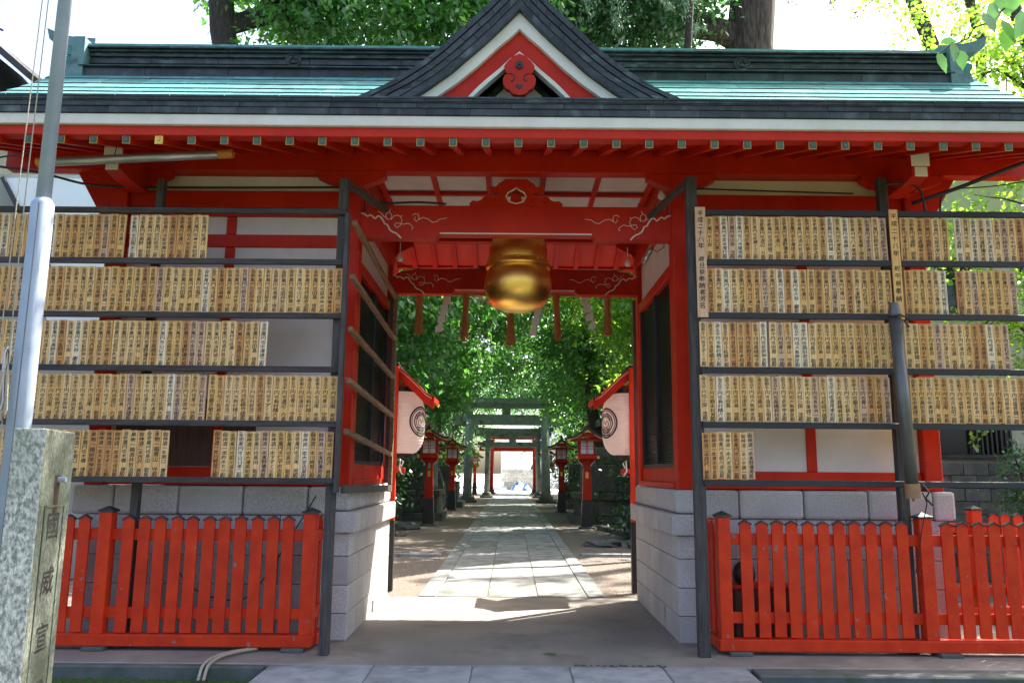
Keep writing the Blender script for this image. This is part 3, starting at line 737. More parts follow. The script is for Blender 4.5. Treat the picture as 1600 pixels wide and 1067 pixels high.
part('hexagonal_boss', MB().prism(hx, GY-.03, GY-.012).lathe([(.001, 0)], (0, 0, 0), 3) if False else MB().prism(hx, GY-.03, GY-.012).box(gcx-.012, gcx+.012, GY-.045, GY-.03, GP(828,302)[1]-.012, GP(828,302)[1]+.012), 'black', pn, bevel=.006)
ht = [(812,386),(820,383),(828,388),(836,383),(844,386),(842,396),(828,404),(814,396)]
part('heart_opening', MB().prism([GP(*p) for p in ht], GY-.014, GY-.008), 'black', pn)
# gable ridge and its end tile
gz = 6.20
part('gable_ridge', MB().prism([(gcx-.16, gz-.06), (gcx-.13, gz+.20), (gcx+.13, gz+.20), (gcx+.16, gz-.06)], GY+.12, 8.9), 'copper', G, bevel=.01)
part('gable_ridge_tile', MB().prism([(a_, b_-.09) for a_, b_ in ((gcx-.19, 6.02), (gcx-.25, 5.98), (gcx-.28, 6.06), (gcx-.24, 6.20), (gcx-.20, 6.42), (gcx, 6.55), (gcx+.20, 6.42), (gcx+.24, 6.20), (gcx+.28, 6.06), (gcx+.25, 5.98), (gcx+.19, 6.02), (gcx, 6.28))], GY+.02, GY+.14), 'copper', G, bevel=.012)

# ------------------------------------------------------------------ golden bell

bell = thing('golden_bell', 'huge round golden bell hanging under the gate between two red beams', 'bell', (.065, 8.95, 3.47))
prof = [(.001, 3.415), (.10, 3.420), (.20, 3.440), (.29, 3.487), (.350, 3.555), (.382, 3.635), (.392, 3.72), (.384, 3.80), (.362, 3.87), (.345, 3.91)]
part('lower_bowl', MB().lathe(prof, (.065, 8.95, 0), 48), 'gold', bell, smooth=True)
part('waist_ring', MB().lathe([(.345, 3.905), (.372, 3.915), (.384, 3.94), (.372, 3.965), (.352, 3.975), (.358, 3.985), (.352, 4.0), (.33, 4.01)], (.065, 8.95, 0), 48), 'gold', bell, smooth=True)
part('upper_bowl', MB().lathe([(.335, 4.0), (.345, 4.06), (.342, 4.14), (.325, 4.22), (.29, 4.30), (.22, 4.36), (.12, 4.40), (.04, 4.41), (.03, 4.46), (.001, 4.47)], (.065, 8.95, 0), 48), 'gold', bell, smooth=True)
for k in range(10):
    a = -math.pi/2+k*math.pi/5
    x, y = .065+.374*math.cos(a), 8.95+.374*math.sin(a)
    q = MB().lathe([(.001, -.014), (.010, -.010), (.014, 0), (.010, .010), (.001, .014)], (x, y, 3.985), 8)
    part('ring_knob', q, 'gold', bell, smooth=True)
part('hanger', MB().tube([(.065, 8.95, 4.45), (.065, 8.95, 4.85)], .02, 8), 'black', bell)

# ------------------------------------------------------------------ sacred rope with tassels and paper streamers
rope = thing('sacred_rope', 'straw rope behind the rear lintel with hanging straw tassels and white zigzag paper', 'rope', (.03, 10.42, 3.95))
pts = [(CX+x, 10.42, 3.955-.0*x*x) for x in np.linspace(-1.5, 1.5, 40)]
part('rope', MB().tube(pts, .028, 8), 'straw', rope, smooth=True)
def tassel(x, zb, w, sway=0):
    mb = MB(); r_ = random.Random(int(x*1000))
    mb.tube([(x, 10.42, 3.95), (x+sway*.5, 10.42, (3.95+zb)/2), (x+sway, 10.42, zb+.03)], [.048, .036, w*.7], 8)
    for k in range(48):
        a = r_.random()*6.28; q = r_.random()
        x1 = x+sway+w*math.cos(a)*q; y1 = 10.42+w*math.sin(a)*q
        xm = x+sway*.45+.024*math.cos(a); ym = 10.42+.024*math.sin(a)
        mb.tube([(xm, ym, 3.94), (xm*.6+x1*.4, ym*.6+y1*.4, (3.95+zb)/2-.02), (x1, y1, zb+r_.uniform(-.012, .02))], .005, 3)
    part('straw_tassel', mb, 'straw', rope)
for x, zb, w, sw in ((-1.25, 3.41, .068, .0), (-.62, 3.33, .072, -.02), (-.02, 3.26, .085, 0), (.59, 3.33, .055, .02), (1.28, 3.41, .068, .0)): tassel(x, zb, w, sw)
def shide(x, zb, flip):
    z = 3.93; h = (z-zb)/4; dx = 0
    mb = MB()
    for k in range(4):
        w = .052
        mb.hexa([(x+dx-w, 10.40+k*.006, z-h*1.12), (x+dx+w, 10.40+k*.006, z-h*.98), (x+dx+w, 10.403+k*.006, z-h*.98), (x+dx-w, 10.403+k*.006, z-h*1.12),
                 (x+dx-w*.9, 10.40+k*.006, z-.02*k), (x+dx+w*.9, 10.40+k*.006, z+.02), (x+dx+w*.9, 10.403+k*.006, z+.02), (x+dx-w*.9, 10.403+k*.006, z-.02*k)])
        dx += flip*.034; z -= h
    part('paper_streamer', mb, 'whitepaper', rope)
shide(-.88, 3.44, -1); shide(.38, 3.40, -1); shide(.97, 3.50, 1); shide(-.47, 3.83, 1)

# ------------------------------------------------------------------ writing
GL = {}
def glyph(ch):
    if ch in GL: return GL[ch]
    c = bpy.data.curves.new('g', 'FONT'); c.body = ch; c.resolution_u = 1; c.offset = 0
    o = bpy.data.objects.new('g', c); COL.objects.link(o)
    dg = bpy.context.evaluated_depsgraph_get()
    m = bpy.data.meshes.new_from_object(o.evaluated_get(dg))
    vs = [(v.co.x-.5, v.co.y-.37) for v in m.vertices]; fs = [tuple(p.vertices) for p in m.polygons]
    bpy.data.objects.remove(o); bpy.data.curves.remove(c); bpy.data.meshes.remove(m)
    n = len(vs); k = .012      # brush weight: the stroke outline laid down twice, slightly apart
    v2 = [(p-k, q+k) for p, q in vs]+[(p+k, q-k) for p, q in vs]
    GL[ch] = (v2, fs+[tuple(i+n for i in f) for f in fs]); return GL[ch]
def column_text(mb, chars, x, ztop, zbot, size, y, m, r_, aspect=1.0, jit=.05):
    n = len(chars); st = (ztop-zbot)/n
    for i, ch in enumerate(chars):
        if ch == ' ': continue
        vs, fs = glyph(ch)
        cz = ztop-st*(i+.5); s_ = size*(1+r_.uniform(-.10, .08)); a = r_.uniform(-jit, jit); sh = r_.uniform(.0, .14)
        ca, sa = math.cos(a), math.sin(a); ox = x+r_.uniform(-.05, .05)*size
        mb.add([(ox+s_*(ca*p-sa*q+sh*q), y, cz+s_*aspect*(sa*p+ca*q)) for p, q in vs], fs, m)
TOP = {'man': ['金壱萬円也', '金弐萬円也', '金壱萬円也', '金参萬円也'], 'five': ['金五千円也', '金五千円也', '金参千円也'], 'sake': ['御神酒二本', '御神酒一本', '御神酒一本', '果物一箱', '金壱萬円也']}
NAMES = '荻原三子 阪野光子 大谷 巌 濱野優男 松崎竹雄 青山 守 駒村精六 仁平忠治 関口 實 大川光夫 伊藤光成 河原健二 石原慶治 新堀忠三 塩石 豊 高原弘 大島勝彦 高橋三晴 三村訓志 中澤諄三 荻原伸次 西脇幸次 坂田久男 小平東一 関口泰 若月清雄 金田健次 里見孝和 長坂良一 高橋格子 高野昌治 浅見順子 清川 旭 森田健一 高野 登 新堀信江 平野弘之 市村之誠 塩野健一 塩野弘樹 木橋 博 小松鉄久 石坂浩二 加藤 博 藤吉敏夫 沼尾未江 八木隆明 清水佳治 秋吉英和 向井登子 奥野晶子 平川定雄 田辺琴枝 大宮吉葉 沼尾 晃 西沢 勝 河谷昭之 中村正之 宮本厚行 浅見栄一 大澤英明 山口孝二 渡辺 力 高橋幹枝 すずくら 前川益弘 川崎智江 斎藤紀一 栗田澤一 島田 聡 根岸良吉 野本利男 高田友治 成瀬ミツ江 小俣 茂 鈴木ちづ 深澤金三 酒井哲治 田島 悟 飯野虎吉 津田公士'.split(' ')
nm = []; i = 0
while i < len(NAMES):
    a = NAMES[i]
    if len(a) <= 2 and i+1 < len(NAMES) and len(NAMES[i+1]) == 1: nm.append(a+' '+NAMES[i+1]); i += 2
    else: nm.append(a); i += 1
def tablet_mesh(kind, name, w, h, r_):
    mb = MB().box(-w/2, w/2, 0, .011, 0, h, 0)
    t = r_.choice(TOP[kind]); chars = t+name
    column_text(mb, '一', w*-.08, h-.002, h-.018, w*.5, -.0009, 1, r_)
    size = min(w*.84, (h-.08)/(len(chars)+.4)*1.30)
    column_text(mb, chars, 0, h-.016, .047, size, -.0009, 1, r_, aspect=.86)
    column_text(mb, '殿', 0, .048, .004, w*.68, -.0009, 1, r_)
    return mb.mesh('name_tablet', ['tablet', 'ink'])
r_ = random.Random(77)
TM = {k: [tablet_mesh(k, r_.choice(nm), .0708, .425, r_) for _ in range(n)] for k, n in (('man', 60), ('five', 48), ('sake', 20))}

def board_row(parent, x0, x1, z, y, kind, first=None, tilt=0.0):
    n = max(1, round(abs(x1-x0)/.0722)); st = (x1-x0)/n
    last = None
    for i in range(n):
        me = r_.choice(TM[kind])
        while me is last: me = r_.choice(TM[kind])
        last = me
        o = link('name_tablet', me, parent, (x0+st*(i+.5), y+r_.uniform(-.002, .002), z+r_.uniform(-.006, .005)))
        o.rotation_euler = (0, r_.uniform(-.010, .010), 0); o.scale = (abs(st)/.0722*r_.uniform(.965, 1.0), 1, 1)

# left board
LB = thing('notice_board', 'left rack of donor name tablets on grey timber rails, beside the silver flagpole', 'notice board', (-3.2, 7.3, 0))
for z in (3.995, 3.50, 2.985, 2.485, 1.985, 1.475):
    xr = -1.585
    part('rail', bx(-5.9, xr, 7.205, 7.245, z, z+.053), 'greyrail', LB, bevel=.004)
part('post', bx(-1.672, -1.588, 7.25, 7.34, 0, 4.37), 'greywood', LB, bevel=.005)
part('post', bx(-1.586, -1.545, 7.17, 7.25, 1.40, 4.0), 'greywood', LB, bevel=.004)
part('post', bx(-3.55, -3.48, 7.52, 7.60, 0, 4.45), 'greywood', LB, bevel=.005)
part('post', bx(-5.35, -5.28, 7.25, 7.32, 0, 4.37), 'greywood', LB, bevel=.005)
part('brace', MB().bar((-1.60, 7.30, 4.33), (-1.30, 8.0, 4.28), .05, .05), 'greywood', LB)
HL = 0.425
rowsL = [(3.553, [(-5.5, -3.673), (-3.624, -2.889)], 'man'), (3.042, [(-5.5, -2.187), (-2.181, -1.592)], 'man'), (2.530, [(-5.5, -2.271)], 'man'),
         (2.030, [(-5.5, -2.80), (-2.783, -1.595)], 'five'), (1.520, [(-5.5, -3.102), (-2.706, -1.612)], 'sake')]
for z, rr, k in rowsL:
    for a, b in rr: board_row(LB, a, b, z, 7.226, k)
# side rack along the passage: rails only
SR = thing('side_rack', 'empty slanted rail rack of brown timber along the left passage wall', 'rack', (-1.5, 8.5, 1.4))
for za, zb in ((3.93, 3.79), (3.40, 3.25), (2.90, 2.76), (2.42, 2.28), (1.95, 1.80)):
    part('rail', MB().bar((-1.515, 7.26, za), (-1.50, 9.92, zb), .045, .05), 'brownrail', SR, bevel=.003)
part('sill_rail', MB().bar((-1.515, 7.26, 1.43), (-1.50, 9.92, 1.385), .05, .075), 'greywood', SR, bevel=.003)
part('end_post', bx(-1.525, -1.475, 9.925, 9.985, 1.34, 3.86), 'brownrail', SR, bevel=.003)

# right board
RB = thing('notice_board', 'right rack of donor name tablets on black timber rails, headed by a tall tablet', 'notice board', (3.2, 7.3, 0))
M['blackrail'] = mat('black_stained_rail', (.022, .022, .027), (.014, .014, .018), 5, .6, .3, 30, stretch=(.7, 7, 7), rnd=.1)
for z, xl in ((4.035, 1.79), (3.545, 1.84), (3.030, 1.752), (2.515, 1.752), (2.010, 1.752), (1.488, 1.752)):
    part('rail', bx(xl, 5.9, 7.255, 7.295, z, z+.055), 'blackrail', RB, bevel=.004)
part('post', bx(1.672, 1.775, 7.30, 7.39, 0, 4.44), 'greywood', RB, bevel=.005)
part('post', bx(3.64, 3.73, 7.52, 7.60, 0, 4.53), 'greywood', RB, bevel=.005)
part('post', bx(5.4, 5.47, 7.30, 7.37, 0, 4.44), 'greywood', RB, bevel=.005)
part('brace', MB().bar((1.70, 7.35, 4.40), (1.40, 8.0, 4.22), .05, .05), 'greywood', RB)
rowsR = [(3.602, [(1.838, 3.569), (3.692, 4.158), (4.219, 5.6)], 'man'), (3.088, [(1.838, 3.582), (3.703, 4.103), (4.188, 4.764)], 'man'),
         (2.573, [(1.75, 2.38), (2.40, 3.57), (3.666, 4.643)], 'five'), (2.068, [(1.742, 3.50), (3.68, 5.6)], 'five'), (1.546, [(1.747, 2.221)], 'sake')]
for z, rr, k in rowsR:
    for a, b in rr: board_row(RB, a, b, z, 7.276, k)
def tall(x, z0, z1, w, text, lab):
    mb = MB().box(-w/2, w/2, 0, .014, 0, z1-z0, 0)
    column_text(mb, text, 0, z1-z0-.03, (.08 if len(text) > 14 else .16), .058 if len(text) > 14 else .056, -.0012, 1, random.Random(3))
    o = link('heading_tablet', mb.mesh('heading_tablet', ['tablet', 'ink']), RB, (x, 7.238, z0)); o['label'] = lab
tall(1.783, 3.035, 4.105, .098, '平成二十八年 歳旦祭奉納者芳名', 'tall tablet heading the rack')
tall(3.625, 3.03, 4.095, .082, '平成二十八年 初午祭奉納', 'tall tablet half behind the grey tube')
part('backing_strip', bx(3.585, 3.665, 7.30-.0, 7.299+.012, 1.99, 3.0), 'tablet', RB) if False else None

# ------------------------------------------------------------------ picket fences
def picket_mesh(w, h, t=.022):
    pts = [(-w/2, 0), (w/2, 0), (w/2, h-.03), (0, h), (-w/2, h-.03)]
    return MB().prism(pts, 0, t).mesh('picket', 'redworn')
def cap_mesh_f(w, h):
    pts = [(-w/2-.006, h-.034), (-w/2-.006, h-.022), (0, h+.012), (w/2+.006, h-.022), (w/2+.006, h-.034), (0, h+.001)]
    return MB().prism(pts, -.012, .036).mesh('picket_cap', 'copper')
PK = picket_mesh(.104, 1.02); PC = cap_mesh_f(.104, 1.02)
def fpost(par, x, y, w=.115, z0=.135, z1=1.205):
    p = part('post', bx(x-w/2, x+w/2, y-.035, y+w-.035, z0, z1), 'redworn', par, bevel=.004)
    cxp, cyp = x, y-.035+w/2; r1 = w/2+.012
    part('post_cap', MB().add([(cxp-r1, cyp-r1, z1), (cxp+r1, cyp-r1, z1), (cxp+r1, cyp+r1, z1), (cxp-r1, cyp+r1, z1),
                               (cxp-r1, cyp-r1, z1+.018), (cxp+r1, cyp-r1, z1+.018), (cxp+r1, cyp+r1, z1+.018), (cxp-r1, cyp+r1, z1+.018), (cxp, cyp, z1+.055)],
                              [(3,2,1,0),(0,1,5,4),(1,2,6,5),(2,3,7,6),(3,0,4,7),(4,5,8),(5,6,8),(6,7,8),(7,4,8)]), 'copper', p)
rgp = random.Random(31)
def fence(label, y, posts, spans, x0, x1, group=None, z=0, back=None, feet=()):
    t = thing('picket_fence', label, 'fence', ((x0+x1)/2, y, z), group)
    part('base_beam', bx(x0, x1, y-.055, y+.075, .035, .135), 'redworn', t, bevel=.006)
    part('rail', bx(x0+.04, x1-.04, y+.024, y+.055, .95, 1.055), 'redworn', t, bevel=.004)
    part('rail', bx(x0+.04, x1-.04, y+.024, y+.055, .262, .36), 'redworn', t, bevel=.004)
    for p in posts: fpost(t, p, y)
    for a, b, n in spans:
        st = (b-a)/(n+1)
        for i in range(n):
            xx = a+st*(i+1)
            zz = .148+rgp.uniform(-.005, .004)
            o = link('picket', PK, t, (xx+rgp.uniform(-.003, .003), y+rgp.uniform(-.002, .001), zz), bevel=.003)
            c = link('picket_cap', PC, o, (0, 0, 0)); c.matrix_parent_inverse = Matrix.Identity(4)
            o.rotation_euler = (0, rgp.uniform(-.007, .007), 0)
    for fx in feet: part('foot_stone', bx(fx-.10, fx+.10, y-.10, y+.10, 0, .034), 'kerbcon', t, bevel=.006)
    if back:
        bxp, yb0, yb1 = back
        part('return_beam', bx(bxp-.05, bxp+.05, y+.08, yb1, .035, .13), 'redworn', t, bevel=.006)
        part('return_rail', bx(bxp-.015, bxp+.015, y+.08, yb1, .95, 1.05), 'redworn', t)
        part('return_rail', bx(bxp-.015, bxp+.015, y+.08, yb1, .262, .36), 'redworn', t)
        me = MB().prism([(-.05, 0), (.05, 0), (.05, .99), (0, 1.02), (-.05, .99)], -.011, .011, axis='x').mesh('picket', 'redworn')
        for yy in (y+.20, y+.34):
            link('picket', me, t, (bxp-.026 if bxp < 0 else bxp-.028, yy, .148))
    return t
fence('red picket fence under the left tablet rack, behind the granite pillar', 7.45, (-1.838, -3.715, -5.6), ((-3.66, -1.89, 11), (-5.55, -3.77, 11)), -5.7, -1.775, back=(-1.80, 7.5, 7.85), feet=(-3.7, -1.93))
fence('red picket fence under the right tablet rack, in front of the granite wall', 7.45, (1.955, 3.805, 5.66), ((2.02, 3.742, 11), (3.868, 5.60, 11)), 1.88, 5.75, back=(1.93, 7.5, 7.85), feet=(2.06, 3.93))
fence('sunlit rear picket fence seen past the right end of the gate base', 9.3, (5.35, 7.2), ((5.41, 7.14, 11),), 4.85, 7.3)
for i in range(3):
    pass

# things behind the right fence
tub = thing('red_box', 'dark red wooden box on the ground behind the right picket fence', 'box', (2.36, 7.72, 0))
part('box_body', bx(2.10, 2.62, 7.62, 7.83, .0, .54), 'brownwood', tub, bevel=.01)
part('box_lid', bx(2.08, 2.64, 7.60, 7.85, .542, .575), 'redworn', tub, bevel=.006)
pot = thing('black_pot', 'rounded black pot on the red box behind the right fence', 'pot', (2.21, 7.72, .58))
part('pot_body', MB().lathe([(.06, .578), (.09, .60), (.105, .66), (.09, .73), (.05, .775), (.001, .79)], (2.21, 7.72, 0), 20), 'black', pot, smooth=True)
part('pot_knob', MB().lathe([(.012, .785), (.018, .80), (.001, .812)], (2.21, 7.72, 0), 10), 'black', pot, smooth=True)

# ------------------------------------------------------------------ granite pillar, front left
pil = thing('granite_pillar', 'tall weathered granite pillar with carved characters in the left foreground', 'pillar', (-2.17, 3.75, -.11))
yaw = R(8); cx_, cy_ = -2.103, 3.60     # front right corner
f = Vector((math.cos(yaw), math.sin(yaw), 0)); s_ = Vector((-math.sin(yaw), math.cos(yaw), 0))
A = Vector((cx_, cy_, 0)); wF, wS = .142, .335
def PZ(u, v, z): q = A-f*u+s_*v; return (q.x, q.y, z)
ZT = 1.775
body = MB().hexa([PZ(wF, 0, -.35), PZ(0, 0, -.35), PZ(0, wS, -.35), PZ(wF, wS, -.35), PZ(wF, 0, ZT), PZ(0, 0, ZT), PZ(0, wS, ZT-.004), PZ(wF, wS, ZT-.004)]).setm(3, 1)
M['mossgranite_shaded'] = mat('mossy_shaded_pillar_side', (.30, .32, .25), (.12, .13, .10), 70, .9, .5, 110, detail=2, c3=(.07, .085, .05), c3scale=3, c3thr=.50, c3soft=.14, stretch=(1, 1, .5))  # moss, with the side face's shade also put into the darker colour
pb = part('pillar_shaft', body, ['mossgranite', 'mossgranite_shaded'], pil, bevel=.008, seg=2)
# recessed field border (raised rim lines) and carved characters on the side face
rim = MB()
fr = Matrix(((s_.x, f.x, 0, 0), (s_.y, f.y, 0, 0), (0, 0, 1, 0), (0, 0, 0, 1)))
for v0, v1, z0, z1 in ((.055, .063, .25, 1.42), (.262, .270, .25, 1.42), (.055, .27, 1.42, 1.43)):
    rim.hexa([PZ(-.005, v0, z0), PZ(-.005, v1, z0), PZ(.002, v1, z0), PZ(.002, v0, z0), PZ(-.005, v0, z1), PZ(-.005, v1, z1), PZ(.002, v1, z1), PZ(.002, v0, z1)])
part('panel_border', rim, 'mossgranite_shaded', pb)
tx = MB()
M['carved'] = mat('dark_carved_letter', (.07, .064, .052), (.03, .028, .022), 30, .9, .2, 60)
for i, ch in enumerate('國威宣揚'):
    vs, fs = glyph(ch); zc = 1.335-i*.248; sz = .14
    tx.add([PZ(-.0015, .165+sz*p, zc+sz*q*.95) for p, q in vs], fs)
part('carved_characters', tx, 'carved', pb)
for z in (1.545, .60):
    q = A+s_*.175
    part('iron_bolt', MB().tube([(q.x-.01, q.y, z), (q.x+f.x*.035, q.y+f.y*.035, z)], .013, 8), 'steel', pb)
    st = MB().hexa([PZ(-.0012, .150, z-.16), PZ(-.0012, .19, z-.16), PZ(.001, .19, z-.16), PZ(.001, .150, z-.16), PZ(-.0012, .135, z+.02), PZ(-.0012, .20, z+.02), PZ(.001, .20, z+.02), PZ(.001, .135, z+.02)])
    M.setdefault('rust', mat('rust_stain', (.07, .035, .02), (.03, .02, .015), 20, .9, .1, 40))
    part('rust_stain', st, 'rust', pb)

# ------------------------------------------------------------------ flagpole
fpz = thing('flagpole', 'silver painted steel flagpole with halyard rising behind the granite pillar', 'flagpole', (-3.10, 5.0, -.11))
part('lower_tube', MB().tube([(-3.10, 5.0, -.3), (-3.10, 5.0, 3.31), (-3.10, 5.0, 3.35)], [.072, .069, .045], 24), 'steel', fpz, smooth=True)
part('upper_tube', MB().tube([(-3.10, 5.0, 3.33), (-3.10, 5.0, 9.0)], [.046, .034], 20), 'steel', fpz, smooth=True)
part('seam', MB().tube([(-3.085, 4.931, .0), (-3.085, 4.934, 3.30)], .004, 5), 'darktube', fpz)
part('halyard', MB().tube([(-3.175, 4.95, 1.75), (-3.19, 4.95, 3.3), (-3.17, 4.96, 9.0)], .004, 5), 'rope', fpz)
part('halyard', MB().tube([(-3.235, 4.93, 1.85), (-3.24, 4.95, 3.3), (-3.185, 4.96, 9.0)], .004, 5), 'rope', fpz)
part('cleat', MB().tube([(-3.155, 4.90, 2.35), (-3.165, 4.88, 2.30), (-3.155, 4.90, 2.0), (-3.16, 4.86, 1.86), (-3.17, 4.84, 1.72)], .010, 8), 'tube', fpz, smooth=True)
part('halyard_coil', MB().tube([(-3.15, 4.90, 2.33), (-3.18, 4.89, 2.1), (-3.15, 4.89, 1.87), (-3.12, 4.89, 1.95), (-3.135, 4.89, 2.15), (-3.15, 4.89, 2.33), (-3.17, 4.88, 2.0), (-3.14, 4.88, 1.88)], .008, 6), 'rope', fpz, smooth=True)
# steel tube hung level under the eave
tb = thing('banner_tube', 'dull steel tube with orange end cap slung under the left eave', 'tube', (-3.5, 6.95, 4.45))
part('tube_body', MB().tube([(-4.38, 6.95, 4.38), (-2.735, 6.95, 4.475)], .041, 16), 'tube', tb, smooth=True)
part('end_cap', MB().tube([(-2.733, 6.95, 4.475), (-2.60, 6.95, 4.483)], .042, 16).tube([(-2.60, 6.95, 4.483), (-2.58, 6.95, 4.484)], .010, 8), 'orange', tb, smooth=False)
part('end_cap', MB().tube([(-4.40, 6.95, 4.378), (-4.35, 6.95, 4.381)], .046, 16), 'orange', tb)
part('hanging_wire', MB().tube([(-3.7, 6.95, 4.42), (-3.7, 6.99, 4.60)], .004, 5).tube([(-2.95, 6.95, 4.46), (-2.95, 6.99, 4.60)], .004, 5), 'cable', tb)
# upright grey tube on the right board
t2 = thing('banner_tube', 'grey upright tube with tan bottom cap tied to the right tablet rack', 'tube', (3.55, 7.1, 1.4))
part('tube_body', MB().tube([(3.515, 7.12, 3.03), (3.55, 7.10, 1.52)], .056, 20), 'darktube', t2, smooth=True)
part('end_cap', MB().tube([(3.55, 7.10, 1.522), (3.553, 7.10, 1.395)], .064, 20).tube([(3.553, 7.10, 1.395), (3.553, 7.10, 1.37)], .012, 8), 'tan', t2)
part('top_cap', MB().tube([(3.515, 7.12, 3.03), (3.512, 7.12, 3.16)], [.057, .04], 20), 'darktube', t2)
part('clamp', MB().tube([(3.43, 7.08, 3.02), (3.52, 7.03, 3.03), (3.60, 7.08, 3.02), (3.62, 7.15, 3.00), (3.60, 7.06, 2.93)], .010, 8), 'black', t2, smooth=True)
part('tie_cord', MB().tube([(3.63, 7.09, 1.45), (3.66, 7.08, 1.36), (3.60, 7.10, 1.10), (3.58, 7.2, .75)], .006, 6).tube([(3.62, 7.06, 1.52), (3.66, 7.03, 1.45), (3.62, 7.02, 1.40), (3.68, 7.03, 1.34)], .010, 6), 'cable', t2)

# ------------------------------------------------------------------ cables and lamps
def cable(label, pts, r, cat='cable', m='cable'):
    P = [Vector(p) for p in pts]; Q = [P[0]*2-P[1]]+P+[P[-1]*2-P[-2]]; out = []
    for k in range(len(P)-1):
        a, b, c, d = Q[k:k+4]
        for j in range(5):
            u = j/5; out.append(.5*((2*b)+(c-a)*u+(2*a-5*b+4*c-d)*u*u+(3*b-a-3*c+d)*u**3))
    out.append(P[-1])
    return tagone(part('cable', MB().tube(out, r, 7), m, None, smooth=True), label, cat)
cable('black cable sagging along the top of the left wall from the frame edge', [(-5.9, 7.7, 4.72), (-4.9, 7.7, 4.58), (-4.3, 7.72, 4.45), (-3.6, 7.74, 4.44), (-2.6, 7.75, 4.45), (-1.75, 7.75, 4.46)], .013)
cable('black cable running along the top of the front lintel', [(-1.72, 7.7, 4.46), (-1.55, 7.8, 4.40), (-1.35, 7.88, 4.345), (-1.0, 7.9, 4.36), (-.7, 7.9, 4.345)], .012)
cable('thin black wire slanting up to the flagpole from the left frame edge', [(-5.6, 6.5, 4.05), (-4.6, 6.6, 4.27), (-4.32, 6.7, 4.38)], .008)
cable('thick black service cable rising to the right frame edge', [(3.95, 7.5, 4.25), (4.25, 7.3, 4.32), (4.6, 7.1, 4.43), (5.6, 6.8, 4.78)], .020)
cable('thinner black wire below the thick service cable on the right', [(4.25, 7.3, 4.33), (4.7, 7.2, 4.34), (5.6, 7.1, 4.48)], .006)
cable('looped black cable above the right tablet rack', [(3.62, 7.4, 4.40), (3.80, 7.4, 4.42), (3.98, 7.4, 4.36), (4.03, 7.4, 4.10)], .011)
cable('short black cable dropping behind the right tablet rack rail', [(4.28, 7.35, 4.34), (4.18, 7.38, 4.27), (4.15, 7.38, 4.05)], .010)
cable('black wire along the top of the rear lintel', [(-1.5, 10.1, 4.30), (-1.2, 10.14, 4.22), (0, 10.15, 4.245), (1.3, 10.15, 4.22), (1.5, 10.1, 4.28)], .007)
cable('black cable hanging slackly behind the left picket fence', [(-3.3, 7.86, 1.0), (-3.1, 7.8, .55), (-2.7, 7.8, .38), (-2.4, 7.8, .5), (-1.9, 7.86, 1.35)], .006)
cable('black cable along the right wall above the tablet rack', [(1.85, 7.78, 4.49), (2.6, 7.78, 4.47), (3.5, 7.78, 4.45)], .009)
for q, dx in ((0, 0), (1, .045)):
    cable('pair of pale hoses bending off the step by the left fence' if q == 0 else 'second pale hose beside the first, by the left fence',
          [(-2.30+dx, 7.42, .02), (-2.42+dx, 7.25, .03), (-2.50+dx, 7.05, .03), (-2.53+dx, 6.88, .0), (-2.52+dx, 6.76, -.09)], .013, 'hose', 'rope')
def lamp(label, x, y, z, sx):
    t = thing('clamp_lamp', label, 'lamp', (x, y, z), None)
    part('lamp_tube', MB().tube([(x, y, z), (x-sx*.05, y+.22, z-.09)], .028, 12), 'tube', t, smooth=True)
    part('clamp', MB().tube([(x+sx*.03, y-.03, z+.06), (x, y, z+.07), (x-sx*.02, y+.02, z)], .014, 8), 'tube', t, smooth=True)
    part('wire', MB().tube([(x, y, z+.02), (x+sx*.06, y, z-.03), (x+sx*.14, y, z+.02), (x+sx*.15, y, z+.2)], .005, 5), 'cable', t)
lamp('small steel clamp lamp on the right passage wall under the front lintel', 1.52, 8.4, 4.02, 1)
def bulb(label, x, y, z):
    t = thing('hanging_sensor', label, 'sensor', (x, y, z))
    part('cone', MB().lathe([(.001, .07), (.022, .06), (.045, .0), (.03, -.03), (.001, -.035)], (x, y, z), 12), 'whitepaper', t, smooth=True)
    part('stem', MB().tube([(x, y, z+.06), (x, y, z+.22)], .006, 6), 'whitepaper', t)
bulb('small white cone hanging at the front right corner of the passage', 1.58, 8.05, 4.50)
bulb('small white cone hanging at the rear right corner of the passage', 1.50, 10.0, 4.28)
bulb('small white cone hanging at the rear left corner of the passage', -1.47, 10.0, 4.32)

